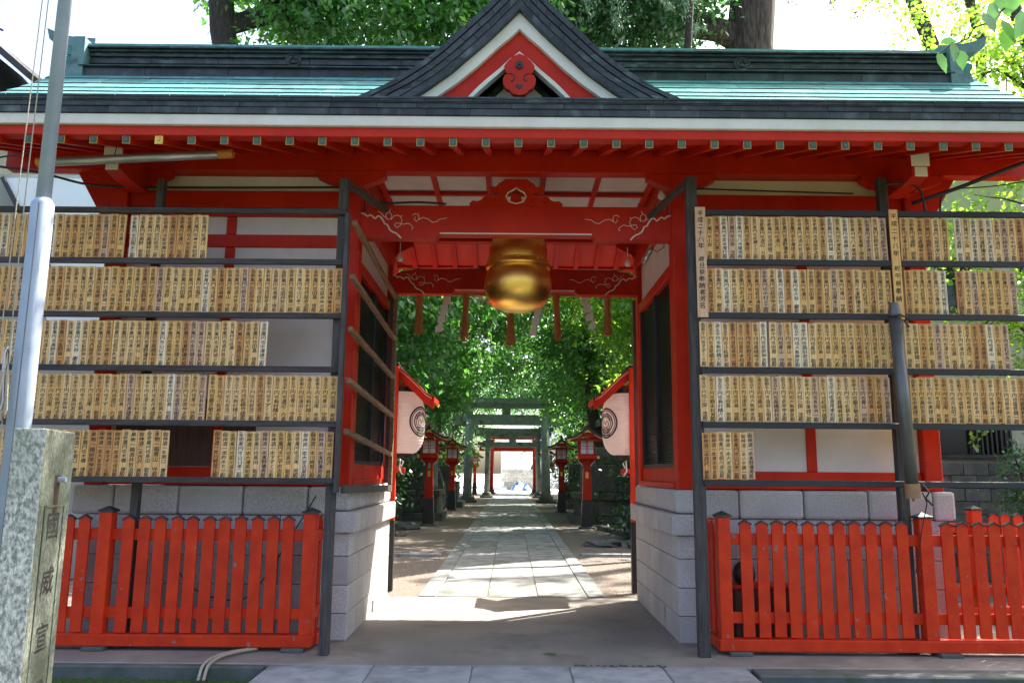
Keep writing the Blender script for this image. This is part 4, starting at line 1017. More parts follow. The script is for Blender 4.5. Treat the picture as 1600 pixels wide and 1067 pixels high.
# ------------------------------------------------------------------ paper lanterns on posts
def paper_lantern(sx, label, label2):
    x = CX+sx*1.665; y = 11.1
    t = thing('lantern_stand', label2, 'stand', (x, y, 0))
    part('post', bx(x-.04, x+.04, y-.04, y+.04, .93, 3.06), 'redworn', t, bevel=.004)
    part('post_foot', bx(x-.045, x+.045, y-.045, y+.045, 0, .928), 'black', t, bevel=.004)
    part('post_tip', bx(x-.045, x+.045, y-.045, y+.045, 3.062, 3.10), 'black', t, bevel=.004)
    part('peg', MB().bar((x-sx*.04, y-.02, 1.62), (x-sx*.17, y-.02, 1.61), .05, .06), 'redworn', t, bevel=.004)
    part('peg_rope', MB().tube([(x-sx*.12, y-.05, 1.66), (x-sx*.15, y-.06, 1.72), (x-sx*.11, y-.07, 1.76), (x-sx*.10, y-.06, 1.62), (x-sx*.14, y-.06, 1.55)], .010, 6), 'whitepaper', t, smooth=True)
    # little gabled roof, ridge along Y
    for s2 in (-1, 1):
        prof = [(0, 3.06), (.13, 2.97), (.28, 2.83), (.42, 2.69), (.54, 2.62)]
        poly = [(x+s2*a, b) for a, b in prof]+[(x+s2*a, b-.022) for a, b in reversed(prof)]
        part('roof_board', MB().prism(poly, y-.02, y+.72), 'red', t)
        poly2 = [(x+s2*a, b-.024) for a, b in prof]+[(x+s2*a, b-.036) for a, b in reversed(prof)]
        part('roof_lining', MB().prism(poly2, y+.02, y+.68), 'whitepaper', t)
        poly3 = [(x+s2*a, b+.004) for a, b in prof]+[(x+s2*a, b-.16) for a, b in reversed(prof)]
        part('bargeboard', MB().prism(poly3, y+.045, y+.07), 'red', t, bevel=.003)
        part('eave_board', bx(*sorted((x+s2*.52, x+s2*.55)), y-.02, y+.72, 2.55, 2.625), 'red', t)
    part('ridge_board', bx(x-.05, x+.05, y+.042, y+.74, 3.04, 3.085), 'black', t, bevel=.004)
    part('hanger_beam', bx(x-.16, x+.16, y+.30, y+.36, 2.80, 2.85), 'redworn', t)
    L_ = thing('paper_lantern', label, 'lantern', (x-sx*.05, y+.34, 1.80))
    lx, ly = x-sx*.05, y+.34
    z0, z1 = 1.84, 2.72
    prof = []
    n = 44
    for i in range(n+1):
        u = i/n; z = z0+(z1-z0)*u
        e = 1-abs(2*u-1)**3.2
        r = .17+.165*e**.62
        prof.append((r+.004*(i % 2), z))
    part('paper_body', MB().lathe(prof, (lx, ly, 0), 40), 'lanternpaper', L_, smooth=False)
    part('bottom_ring', MB().lathe([(.13, 1.78), (.172, 1.78), (.178, 1.84), (.13, 1.845)], (lx, ly, 0), 24), 'black', L_)
    part('top_ring', MB().lathe([(.13, 2.79), (.172, 2.79), (.178, 2.72), (.13, 2.715)], (lx, ly, 0), 24), 'black', L_)
    # crest wrapped on the paper, facing the middle of the path
    def rad(z):
        u = (z-z0)/(z1-z0); e = 1-abs(2*u-1)**3.2; return .17+.165*e**.62+.0075
    a0 = math.atan2(-.50, -sx*1.0)
    zc = 2.29; cr = MB()
    def W(px, py): a = a0+px/.335*(1); z = zc+py; r = rad(z); return (lx+r*math.cos(a), ly+r*math.sin(a), z)
    def strip(pts, w):
        P_ = []
        for i, p in enumerate(pts):
            q = pts[min(i+1, len(pts)-1)]; o = pts[max(i-1, 0)]
            dx, dy = q[0]-o[0], q[1]-o[1]; l = math.hypot(dx, dy) or 1
            ww = w[i] if isinstance(w, list) else w
            P_.append((p[0]-dy/l*ww, p[1]+dx/l*ww, p[0]+dy/l*ww, p[1]-dx/l*ww))
        vs = []
        for a, b, c, d in P_: vs += [W(a, b), W(c, d)]
        cr.add(vs, [(2*i, 2*i+1, 2*i+3, 2*i+2) for i in range(len(P_)-1)])
    circ = lambda r, a, b, n=30, ox=0, oy=0: [(ox+r*math.cos(a+(b-a)*i/n), oy+r*math.sin(a+(b-a)*i/n)) for i in range(n+1)]
    strip(circ(.205, 0, 6.284, 44), .012); strip(circ(.178, 0, 6.284, 44), .006)
    for s3 in (-1, 1):
        strip(circ(.135, -1.4, 1.5, 20, s3*-.0), .009) if s3 > 0 else strip(circ(.135, 1.74, 4.5, 20), .009)
        strip(circ(.105, -1.2, 1.3, 16) if s3 > 0 else circ(.105, 1.85, 4.3, 16), .006)
        for k in range(5):
            ang = 1.45-k*.28
            px, py = .125*math.cos(ang), .125*math.sin(ang)
            strip([(s3*px*.55, py*.55+.01), (s3*px*.8, py*.8+.012), (s3*px, py)], [.002, .011, .002])
        strip([(s3*.0, -.02), (s3*.03, .03), (s3*.07, .0), (s3*.06, -.05), (s3*.02, -.06)], .006)
    for k in range(5):
        strip([(-.09+k*.0, -.09-k*.022), (0, -.07-k*.022), (.09, -.09-k*.022)], .006)
    part('black_crest', cr, 'ink', L_)
M['lanternpaper'] = mat('white_lantern_paper', (.88, .80, .77), (.84, .76, .73), 2, .75, .04, 30)
_n = M['lanternpaper'].node_tree
_t = _n.nodes.new('ShaderNodeBsdfTranslucent'); _t.inputs[0].default_value = (.95, .80, .74, 1)
_x2 = _n.nodes.new('ShaderNodeMixShader'); _x2.inputs[0].default_value = .45
_n.links.new(_n.nodes['Principled BSDF'].outputs[0], _x2.inputs[1]); _n.links.new(_t.outputs[0], _x2.inputs[2])
_n.links.new(_x2.outputs[0], _n.nodes['Material Output'].inputs[0])
paper_lantern(1, 'white paper lantern with black crest under the small roof right of the path', 'red post with small gabled roof holding the right paper lantern')
paper_lantern(-1, 'white paper lantern with black crest showing past the left gate wall', 'red post with small gabled roof holding the left paper lantern')

# ------------------------------------------------------------------ red wooden lanterns along the path
def toro():
    t = thing('post_lantern', '', 'lantern', (0, 0, 0))
    part('base_stone', bx(-.22, .22, -.22, .22, -.06, .05), 'oldstone', t, bevel=.01)
    part('post_foot', MB().hexa([(-.17, -.17, .05), (.17, -.17, .05), (.17, .17, .05), (-.17, .17, .05), (-.14, -.14, .80), (.14, -.14, .80), (.14, .14, .80), (-.14, .14, .80)]), 'black', t, bevel=.006)
    part('post', MB().hexa([(-.13, -.13, .80), (.13, -.13, .80), (.13, .13, .80), (-.13, .13, .80), (-.10, -.10, 1.98), (.10, -.10, 1.98), (.10, .10, 1.98), (-.10, .10, 1.98)]), 'red', t, bevel=.006)
    part('plaque', bx(-.04, .04, -.128, -.115, 1.43, 1.60), 'goldtrim', t)
    for s in (-1, 1):
        part('bracket', MB().tube([(s*.11, -.02, 1.78), (s*.17, -.02, 1.86), (s*.22, -.02, 1.88), (s*.25, -.02, 1.97)], .018, 6), 'whitepaper', t)
        part('bracket', MB().prism([(s*.10, 1.98), (s*.30, 1.98), (s*.26, 1.90), (s*.18, 1.86), (s*.10, 1.74)], -.03, .0), 'red', t)
    pl = part('platform', bx(-.34, .34, -.34, .34, 1.98, 2.07), 'red', t, bevel=.008)
    for a in (-1, 1):
        for b in (-1, 1):
            part('gilt_corner', bx(*sorted((a*.345, a*.28)), *sorted((b*.345, b*.28)), 1.985, 2.065), 'goldtrim', pl)
    bo = part('light_box', bx(-.20, .20, -.20, .20, 2.07, 2.56), 'whitepaper', t)
    for a in (-1, 1):
        for b in (-1, 1):
            part('corner_post', bx(*sorted((a*.235, a*.185)), *sorted((b*.235, b*.185)), 2.07, 2.58), 'red', bo)
        for z0, z1 in ((2.071, 2.13), (2.50, 2.59)):
            part('frame_bar', bx(-.185, .185, *sorted((a*.228, a*.195)), z0, z1), 'red', bo)
            part('frame_bar', bx(*sorted((a*.228, a*.195)), -.185, .185, z0, z1), 'red', bo)
        for q in (-.022, .022):
            part('lattice_bar', bx(q-.008, q+.008, *sorted((a*.215, a*.199)), 2.13, 2.50), 'red', bo)
            part('lattice_bar', bx(*sorted((a*.215, a*.199)), q-.008, q+.008, 2.13, 2.50), 'red', bo)
        part('lattice_bar', bx(-.185, .185, *sorted((a*.211, a*.201)), 2.27, 2.285), 'red', bo)
        part('lattice_bar', bx(-.185, .185, *sorted((a*.211, a*.201)), 2.34, 2.355), 'red', bo)
    # curved gable roof facing the viewer
    prof = [(.0, 2.90), (.08, 2.855), (.19, 2.77), (.31, 2.69), (.44, 2.635), (.60, 2.615)]
    for s in (-1, 1):
        part('roof_slope', MB().prism([(s*a, b) for a, b in prof]+[(s*a, b-.085) for a, b in reversed(prof)], -.50, .50), 'roofdark', t)
        part('red_bargeboard', MB().prism([(s*a, b-.087) for a, b in prof]+[(s*a*.93, b-.135) for a, b in reversed(prof)], -.46, -.42), 'red', t)
        part('gilt_edge', MB().prism([(s*a, b-.082) for a, b in prof[2:]]+[(s*a, b-.10) for a, b in reversed(prof[2:])], -.508, -.502), 'goldtrim', t)
        part('gilt_tip', MB().prism([(s*.60, 2.535), (s*.46, 2.555), (s*.50, 2.51), (s*.60, 2.495)], -.512, -.509), 'goldtrim', t)
        part('soffit', bx(*sorted((0, s*.44)), -.41, .42, 2.50, 2.545), 'red', t)
    part('gilt_gable', MB().prism([(-.11, 2.72), (0, 2.75), (.11, 2.72), (.03, 2.80), (0, 2.83), (-.03, 2.80)], -.475, -.465), 'goldtrim', t)
    part('gable_board', MB().prism([(-.36, 2.60), (.36, 2.60), (.15, 2.72), (0, 2.83), (-.15, 2.72)], -.40, -.38), 'red', t)
    part('roof_ridge', bx(-.05, .05, -.53, .53, 2.885, 2.95), 'roofdark', t, bevel=.012)
    part('finial', MB().lathe([(.03, 2.95), (.04, 2.98), (.02, 3.01), (.028, 3.04), (.001, 3.08)], (0, -.48, 0), 8), 'redworn', t)
    return t
T0 = toro()
labs = [(-2.46, 24.2, 'nearest red post lantern left of the path', 0), (2.22, 23.5, 'nearest red post lantern right of the path, before the dark boulder', 0),
        (-2.44, 33.3, 'second red post lantern left of the path', .03), (2.05, 32.5, 'second red post lantern right of the path', -.03),
        (-2.45, 46.5, 'third red post lantern left of the path, behind the stone torii column', 0), (2.15, 46.5, 'third red post lantern right of the path, behind the stone torii column', 0),
        (-2.5, 55.5, 'farthest red post lantern left of the path, by the red torii', 0), (2.2, 55.5, 'farthest red post lantern right of the path, by the red torii', 0)]
T0.location = (labs[0][0], labs[0][1], 0); T0['label'] = labs[0][2]; T0['group'] = 'red lanterns lining the path'
for x, y, lb, a in labs[1:]: dup(T0, (x, y, 0), a, lb, 'red lanterns lining the path')

# ------------------------------------------------------------------ torii
def torii(name, label, y, xl, xr, zk0, zk1, zn0, zn1, rc, m, over=1.2, nover=.75, mb_='oldstone', lean=.06):
    t = thing(name, label, 'torii', ((xl+xr)/2, y, 0))
    for x, s in ((xl, 1), (xr, -1)):
        c = part('column', MB().tube([(x, y, .28), (x+s*lean, y, zk0)], [rc*1.06, rc*.92], 20), m, t, smooth=True)
        part('column_base', MB().lathe([(rc*1.7, .0), (rc*1.7, .22), (rc*1.55, .32), (rc*1.1, .34)], (x, y, 0), 20), mb_, t)
        part('base_plinth', bx(x-rc*2.3, x+rc*2.3, y-rc*2.3, y+rc*2.3, -.05, .12), mb_, t, bevel=.02)
        part('capital', MB().lathe([(rc*1.0, zk0-.14), (rc*1.3, zk0-.11), (rc*1.3, zk0-.01)], (x+s*lean, y, 0), 20), m, t)
    cxm = (xl+xr)/2; hw = (xr-xl)/2
    zm = zk0+(zk1-zk0)*.45
    def curve(w, zb, zt, up):
        n = 10; top = []; bot = []
        for i in range(n+1):
            u = -1+2*i/n; lift = up*abs(u)**3
            top.append((cxm+u*w, zt+lift)); bot.append((cxm+u*w, zb+lift))
        return bot+top[::-1]
    part('lower_lintel', MB().prism(curve(hw+over*.86, zk0, zm-.002, .08), y-rc*.9, y+rc*.9), m, t, bevel=.01)
    part('top_lintel', MB().prism(curve(hw+over, zm, zk1, .12), y-rc*1.3, y+rc*1.3), m, t, bevel=.01)
    part('tie_beam', bx(xl-nover, xr+nover, y-rc*.5, y+rc*.5, zn0, zn1), m, t, bevel=.01)
    for x, s in ((xl, 1), (xr, -1)):
        part('wedge', bx(x-rc*1.5, x+rc*1.5, y-rc*.45, y+rc*.45, zn1+.002, zn1+.10), m, t)
    part('centre_strut', bx(cxm-.26, cxm+.18, y-rc*.5, y+rc*.5, zn1, zk0), m, t, bevel=.01)
torii('stone_torii', 'tall grey stone torii spanning the path behind the red lanterns', 42.5, -2.30, 1.86, 4.93, 5.48, 4.05, 4.60, .23, 'torii')
torii('dark_torii', 'smaller dark stone torii behind the tall grey one', 50, -1.50, 1.75, 3.72, 4.26, 3.1, 3.42, .17, 'torii', over=.9, nover=.6)
torii('red_torii', 'vermilion torii at the far end of the path', 58, -1.42, 1.75, 3.9, 4.12, 3.05, 3.40, .15, 'red', over=1.0, nover=.9, mb_='black')

# ------------------------------------------------------------------ old stone plinths, rocks beside the path
def plinth(label, x, y, w, d, tiers, seed):
    t = thing('stone_plinth', label, 'plinth', (x, y, 0))
    z = -.05; r_ = random.Random(seed)
    for k, (ww, hh, n) in enumerate(tiers):
        w_ = w*ww; d_ = d*ww; st = 2*w_/n
        part('core', bx(x-w_+.03, x+w_-.03, y-d_+.03, y+d_, z, z+hh-.01), 'mortar', t)
        for i in range(n):
            part('stone_block', bx(x-w_+st*i+.008, x-w_+st*(i+1)-.008, y-d_+r_.uniform(-.01, .01), y-d_+.35, z+.004, z+hh-.004), 'oldstone', t, bevel=.02)
        if n > 1:
            for s in (-1, 1):
                part('stone_block', bx(*sorted((x+s*w_, x+s*(w_-.3))), y-d_+.36, y+d_, z+.004, z+hh-.004), 'oldstone', t, bevel=.02)
        z += hh
plinth('mossy stone plinth left of the path behind the nearest lantern', -3.55, 27.5, 1.15, 1.0, [(1.15, .3, 4), (1.0, .55, 4), (1.06, .18, 3), (.85, .95, 3), (.6, .5, 2)], 1)
plinth('mossy stone plinth right of the path behind the nearest lantern', 3.15, 26.5, 1.0, 1.0, [(1.2, .28, 4), (1.0, .5, 3), (1.1, .22, 3), (.8, .9, 2), (.55, .55, 1)], 2)
plinth('low stone plinth left of the path behind the second lantern', -3.1, 37, .8, .8, [(1.2, .3, 3), (.9, .9, 2), (.6, .8, 1)], 3)
plinth('low stone plinth right of the path behind the second lantern', 3.1, 36.5, .8, .8, [(1.2, .3, 3), (.9, .9, 2), (.6, .8, 1)], 4)
def rock(label, x, y, z, sx, sy, sz, seed, m='rock'):
    rg_ = np.random.default_rng(seed)
    vs = []; fs = []; n = 10; k = 6
    for i in range(k+1):
        ph = math.pi*i/k
        for j in range(n):
            th = 2*math.pi*j/n
            r_ = 1+rg_.uniform(-.2, .16)
            q = max(-.45, math.cos(ph))
            vs.append((x+sx*math.sin(ph)*math.cos(th)*r_, y+sy*math.sin(ph)*math.sin(th)*r_, z+sz*q*r_))
    for i in range(k):
        for j in range(n): fs.append((i*n+j, (i+1)*n+j, (i+1)*n+(j+1) % n, i*n+(j+1) % n))
    return tagone(part('rock', MB().add(vs, fs), m, None), label, 'rock')
rock('flat dark garden rock right of the path, left one of the pair', 2.05, 17.9, .03, .42, .3, .14, 1)
rock('flat dark garden rock right of the path, right one of the pair', 2.95, 17.6, .04, .45, .3, .17, 2)
rock('rounded grey boulder at the right edge, beyond the right paper lantern post', 3.15, 20.4, .22, .3, .3, .42, 3)
rock('low rock left of the path at the foot of the nearest lantern', -3.0, 22.6, .03, .5, .35, .16, 4)
rock('small pale rock left of the path by the gate wall', -2.9, 20.3, .02, .3, .25, .10, 5, 'oldstone')
rock('slender upright dark stone between the two left lanterns', -2.85, 31.5, .6, .32, .28, 1.0, 6)
# kerb line from lantern to lower right
t = thing('stone_edging', 'row of pale kerb stones right of the path beyond the rocks', 'kerb', (2.9, 21, 0))
for i in range(8):
    part('kerb_stone', MB().bar((2.55+i*.09, 23.2-i*.55, .04), (2.63+i*.09, 22.7-i*.55, .04), .16, .14), 'oldstone', t, bevel=.015)
# small roofed hall at the right
sh = thing('roofed_pavilion', 'dark roofed wooden hall in the trees right of the path', 'hall', (5.2, 30, 0))
part('walls', bx(4.3, 8.0, 29, 33, 0, 3.4), 'brownwood', sh)
prof = [(3.1, 3.45), (3.7, 3.62), (4.4, 3.98), (5.1, 4.55), (5.7, 5.3), (6.15, 6.0)]
part('roof', MB().prism([(a, b) for a, b in prof]+[(12.3-a, b) for a, b in reversed(prof)]+[(12.3-a, b-.25) for a, b in prof]+[(a, b-.25) for a, b in reversed(prof)], 27.8, 34), 'roofdark', sh)
part('red_gable', MB().prism([(4.0, 3.45), (8.3, 3.45), (6.15, 5.6)], 28.2, 28.3), 'redpale', sh)

# ------------------------------------------------------------------ far street
struct('street', bx(-120, 120, 57.5, 500, -.2, .002), 'brightconc')
fb = thing('white_building', 'white building with an outside stair beyond the red torii', 'building', (4, 80, 0))
part('wall', bx(-1, 16, 80, 90, 0, 9), 'wallwhite', fb)
part('annex', bx(1.2, 6, 77, 79.9, 0, 3.4), 'wallwhite', fb)
w = part('window', bx(1.9, 2.7, 76.93, 76.99, 1.5, 2.6), 'glass', fb)
w = part('window', bx(3.1, 4.2, 76.93, 76.99, 1.5, 2.6), 'glass', fb)
part('annex_roof', bx(1.0, 6.2, 76.7, 79.9, 3.41, 3.6), 'wallgrey', fb)
st = part('stair_flank', MB().prism([(-1.7, 0), (-.9, 0), (2.4, 5.6), (1.6, 5.6)], 72.0, 72.25), 'wallwhite', fb)
part('stair_flank', MB().prism([(-.4, 0), (.9, 0), (3.6, 5.6), (2.5, 5.6)], 74.3, 74.5), 'wallwhite', fb)
for i in range(18):
    part('tread', bx(-1.15+i*.18, -.75+i*.18, 72.26, 74.29, .22+i*.3, .28+i*.3), 'roofdark', st)
sw = thing('stone_wall', 'low pale stone wall across the street at the end of the path', 'wall', (1, 70, 0))
for j in range(5):
    for i in range(7):
        part('stone_block', bx(-.8+i*.48+(j % 2)*.2, -.8+i*.48+.46+(j % 2)*.2, 70, 70.3, j*.36, j*.36+.345), 'oldstone2', sw, bevel=.03) if 'oldstone2' in M else None
        M.setdefault('oldstone2', mat('pale_wall_stone', (.42, .40, .37), (.30, .28, .26), 6, .9, .3, 30, rnd=.2))
tp = thing('blue_tarpaulin', 'crumpled blue and white tarpaulin by the street wall', 'tarpaulin', (.9, 66, 0))
rg_ = np.random.default_rng(8); vs = []; fs = []
for i in range(9):
    for j in range(6):
        u, v = i/8*2-1, j/5*2-1
        h = max(0, 1-u*u)*max(0, 1-v*v)
        vs.append((.85+u*.95, 66+v*.6, .05+.75*h*rg_.uniform(.7, 1.2)))
for i in range(8):
    for j in range(5): fs.append((i*6+j, (i+1)*6+j, (i+1)*6+j+1, i*6+j+1))
part('blue_sheet', MB().add(vs, fs), 'blue', tp)
part('white_sheet', MB().add([(.2, 65.3, .02), (.9, 65.3, .05), (1.1, 65.5, .55), (.4, 65.6, .5)], [(0, 1, 2, 3)]).add([(1.1, 65.3, .3), (1.5, 65.3, .1), (1.4, 65.4, .6)], [(0, 1, 2)]), 'whitepaper', tp)

# ------------------------------------------------------------------ neighbour buildings
H = thing('neighbour_house', 'grey neighbouring house with dark metal roof at the far left', 'house', (-10, 15, 0))
part('wall', bx(-16, -6.0, 12.0, 20, 0, 6.2), 'wallgrey', H)
part('upper_wall', MB().prism([(-16, 6.2), (-9.0, 6.2), (-9.0, 8.0), (-12, 11), (-16, 11)], 12.3, 18), 'wallbeige', H)
for k in range(5):
    part('roof_panel', MB().bar((-12.6, 11.75+k*.30, 11.85), (-7.68, 11.75+k*.30, 7.72), .28, .10), 'roofdark', H)
part('roof_panel', MB().bar((-12.6, 15.5, 11.85), (-7.68, 15.5, 7.72), 5.6, .08), 'roofdark', H)
part('snow_hook', MB().tube([(-8.55, 11.7, 8.5), (-8.45, 11.7, 8.62), (-8.2, 11.7, 8.50)], .02, 6), 'roofdark', H)
part('white_panel', MB().prism([(-7.0, 3.5), (-5.95, 3.5), (-5.95, 6.1), (-8.0, 6.1)], 11.9, 11.98), 'wallwhite', H)
part('dark_strip', MB().bar((-8.05, 11.88, 6.1), (-6.9, 11.88, 4.2), .04, .06), 'roofdark', H)
part('cream_panel', MB().prism([(-9.6, 3.5), (-8.2, 3.5), (-9.2, 6.1), (-9.6, 6.1)], 11.9, 11.98), 'wallbeige', H)
v = part('round_vent', MB().tube([(-7.65, 11.99, 5.35), (-7.65, 11.90, 5.35)], .11, 16), 'wallwhite', H)
part('vent_grille', MB().tube([(-7.65, 11.899, 5.35), (-7.65, 11.88, 5.35)], .08, 16), 'capgreen', v)
B = thing('neighbour_building', 'beige rendered building behind the right tablet rack', 'building', (10, 16, 0))
part('wall', bx(6.9, 16, 13.3, 20, 0, 7.2), 'wallbeige', B)
w = part('window', bx(7.35, 7.85, 13.22, 13.28, 4.4, 5.3), 'glass', B); part('frame', MB().box(7.30, 7.34, 13.2, 13.29, 4.35, 5.35).box(7.86, 7.90, 13.2, 13.29, 4.35, 5.35).box(7.345, 7.855, 13.2, 13.29, 4.35, 4.39), 'capgreen', w)
w = part('window', bx(7.0, 8.3, 13.20, 13.28, 1.95, 2.55), 'glass', B)
for i in range(9): part('window_bar', bx(7.60+i*.08, 7.63+i*.08, 13.12, 13.16, 1.95, 2.55), 'roofdark', w)
part('sill', bx(6.95, 8.35, 13.1, 13.29, 1.88, 1.94), 'roofdark', w)
bw = thing('block_wall', 'grey concrete block wall behind the right picket fence', 'wall', (9, 12.6, 0))
part('core', bx(6.7, 13, 12.62, 12.72, 0, 1.79), 'mortar', bw)
for j in range(9):
    for i in range(11):
        x0 = 6.7+i*.40+(j % 2)*.2
        part('concrete_block', bx(x0+.004, x0+.394, 12.55, 12.66, j*.2+.004, j*.2+.195), 'block', bw, bevel=.004)

# ------------------------------------------------------------------ vegetation
def leaves(name, parent, blobs, ncl, per, size, m, seed, spread=.62, droop=.55, flat=.16, shape=.52, kind=None):
    rg = np.random.default_rng(seed)
    B_ = np.array([b[:6] for b in blobs], float); wt = B_[:, 3]*B_[:, 4]*B_[:, 5]; wt = wt/wt.sum()
    idx = rg.choice(len(B_), ncl, p=wt)
    d = rg.normal(size=(ncl, 3)); d /= np.linalg.norm(d, axis=1)[:, None]
    rad = rg.uniform(.35, 1.0, ncl)**.55
    C = B_[idx, :3]+d*rad[:, None]*B_[idx, 3:]*(1+.18*rg.normal(size=(ncl, 1)))
    cl_dir = d*np.array([1, 1, .3])+rg.normal(size=(ncl, 3))*.4
    cl_dir /= np.linalg.norm(cl_dir, axis=1)[:, None]
    ncl_, per = ncl, per
    n = ncl*per
    ci = np.repeat(np.arange(ncl), per)
    t = rg.uniform(-1, 1, n)
    sc_ = rg.uniform(.6, 1.4, ncl)[ci]*spread
    off = cl_dir[ci]*t[:, None]*sc_[:, None]+rg.normal(size=(n, 3))*np.array([.33, .33, .33*flat])*sc_[:, None]
    off[:, 2] -= droop*spread*(t**2)*.6
    P = C[ci]+off
    # leaf frame
    ax = cl_dir[ci]*np.sign(t)[:, None]*.6+rg.normal(size=(n, 3))*.6; ax[:, 2] -= droop*.5
    ax /= np.linalg.norm(ax, axis=1)[:, None]
    up = np.array([0, 0, 1.0])+rg.normal(size=(n, 3))*.45
    sd_ = np.cross(ax, up); sd_ /= np.linalg.norm(sd_, axis=1)[:, None]+1e-9
    nr = np.cross(sd_, ax)
    s_ = size*rg.uniform(.6, 1.25, n)[:, None]
    V = np.empty((n, 4, 3))
    V[:, 0] = P; V[:, 1] = P+ax*s_*.45+sd_*s_*shape*.5-nr*s_*.05
    V[:, 2] = P+ax*s_-nr*s_*.15; V[:, 3] = P+ax*s_*.45-sd_*s_*shape*.5-nr*s_*.05
    me = bpy.data.meshes.new(name)
    me.vertices.add(n*4); me.vertices.foreach_set('co', V.reshape(-1).astype(np.float32))
    me.loops.add(n*4); me.loops.foreach_set('vertex_index', np.arange(n*4, dtype=np.int32))
    me.polygons.add(n); me.polygons.foreach_set('loop_start', np.arange(0, n*4, 4, dtype=np.int32))
    me.materials.append(M[m]); me.update(calc_edges=True); me.validate()
    o = link(name, me, parent)
    if kind: o['kind'] = kind
    return o
def limb(mb, a, b, r0, r1, rr, n=8, k=6, sag=0, jit=.045):
    a = Vector(a); b = Vector(b); pts = []; L_ = (b-a).length
    for i in range(k+1):
        u = i/k; j = Vector((rr.uniform(-1, 1), rr.uniform(-1, 1), rr.uniform(-1, 1)))*L_*jit*(1 if 0 < i < k else 0)
        p = a.lerp(b, u)+j; p.z += sag*math.sin(math.pi*u); pts.append(p)
    mb.tube(pts, [r0+(r1-r0)*(i/k) for i in range(k+1)], n)
    return pts
def tree(name, label, base, top, r0, r1, blobs, ncl, per, size, m, seed, bark='bark', group=None, lean=0, cat='tree', twigs=4, jit=.03, **kw):
    rr = random.Random(seed)
    t = thing(name, label, cat, base, group)
    mb = MB(); bx_, by_, bz_ = base
    tr_ = limb(mb, (bx_, by_, bz_-.2), (top[0], top[1], top[2]), r0, r1, rr, 14, 9, jit=jit)
    part('trunk', mb, bark, t, smooth=True)
    lb = MB()
    for b in blobs:
        c = Vector(b[:3]); k = min(range(len(tr_)), key=lambda i: abs(tr_[i].z-(c.z-b[5]*.5)) if tr_[i].z > 1.8 else 99)
        p = limb(lb, tr_[k], c, r1*.45, r1*.18, rr, 7, 6, sag=.3)
        for q in range(twigs):
            e = c+Vector((rr.uniform(-1, 1)*b[3], rr.uniform(-1, 1)*b[4], rr.uniform(-.7, .7)*b[5]))*.85
            limb(lb, p[rr.randint(2, 5)], e, r1*.2, r1*.05, rr, 5, 4, sag=.1)
    part('branches', lb, bark, t, smooth=True)
    leaves('crown', t, blobs, ncl, per, size, m, seed, **kw)
    return t
gk = 'trees shading the approach path'
# left of the path, nearest first
tree('broadleaf_tree', 'leafy tree left of the path just behind the gate, filling the upper left opening', (-5.2, 18.5, 0), (-4.6, 18.8, 8.5), .30, .14,
     [(-3.0, 18.0, 5.9, 1.7, 1.4, 1.0), (-1.2, 19.4, 6.2, 1.5, 1.3, .8), (-3.6, 19.5, 4.1, 1.2, 1.3, 1.1), (-2.3, 18.6, 4.7, 1.0, 1.0, .7), (-4.8, 18.5, 7.0, 1.6, 1.6, 1.2)], 900, 22, .19, 'leafA', 21)
tree('evergreen_tree', 'dark evergreen left of the path beside the nearest red lantern', (-5.6, 25, 0), (-5.4, 25.2, 9.5), .34, .15,
     [(-4.3, 25.5, 3.4, 1.2, 1.6, 1.4), (-3.7, 26, 5.8, 1.6, 1.6, 1.3), (-2.0, 26.5, 7.4, 1.8, 1.8, 1.0), (-5.2, 25, 2.0, 1.3, 1.5, 1.5), (-4.4, 25.5, 8.2, 1.8, 1.8, 1.3)], 1000, 20, .20, 'leafB', 22)
tree('broadleaf_tree', 'tree left of the path with a low bough reaching over the stone torii', (-5.2, 34, 0), (-4.6, 34.2, 11), .36, .16,
     [(-3.2, 35, 4.8, 1.4, 1.8, 1.2), (-2.6, 37, 6.6, 1.6, 1.8, 1.2), (-.8, 35.5, 8.4, 2.2, 2.2, 1.2), (-.4, 40, 7.0, 1.3, 1.2, .6), (-4.2, 34.5, 7.5, 2.0, 2.0, 1.5), (-2.6, 36, 2.6, .8, 1.2, .45)], 900, 20, .22, 'leafA', 23)
tree('broadleaf_tree', 'far tree left of the path behind the stone torii', (-4.6, 46, 0), (-4.2, 46, 13), .38, .18,
     [(-3.2, 46.5, 5.2, 1.8, 2, 1.8), (-1.2, 47, 7.0, 2.0, 2.0, 1.1), (.6, 46, 8.4, 2.2, 2.0, 1.2), (-4, 46, 8.0, 2.3, 2.3, 2.0), (-4.2, 46.5, 2.5, 1.4, 1.8, 1.6)], 700, 18, .25, 'leafB', 24)
tree('broadleaf_tree', 'farthest tree left of the path near the red torii', (-6.0, 58, 0), (-5.5, 58, 14), .4, .2,
     [(-4.2, 58, 5, 2.2, 2, 2.6), (-1.8, 62, 8.0, 3, 2.4, 2.4), (-5.5, 58, 9.5, 3, 2.4, 2.6)], 700, 18, .28, 'leafA', 25)
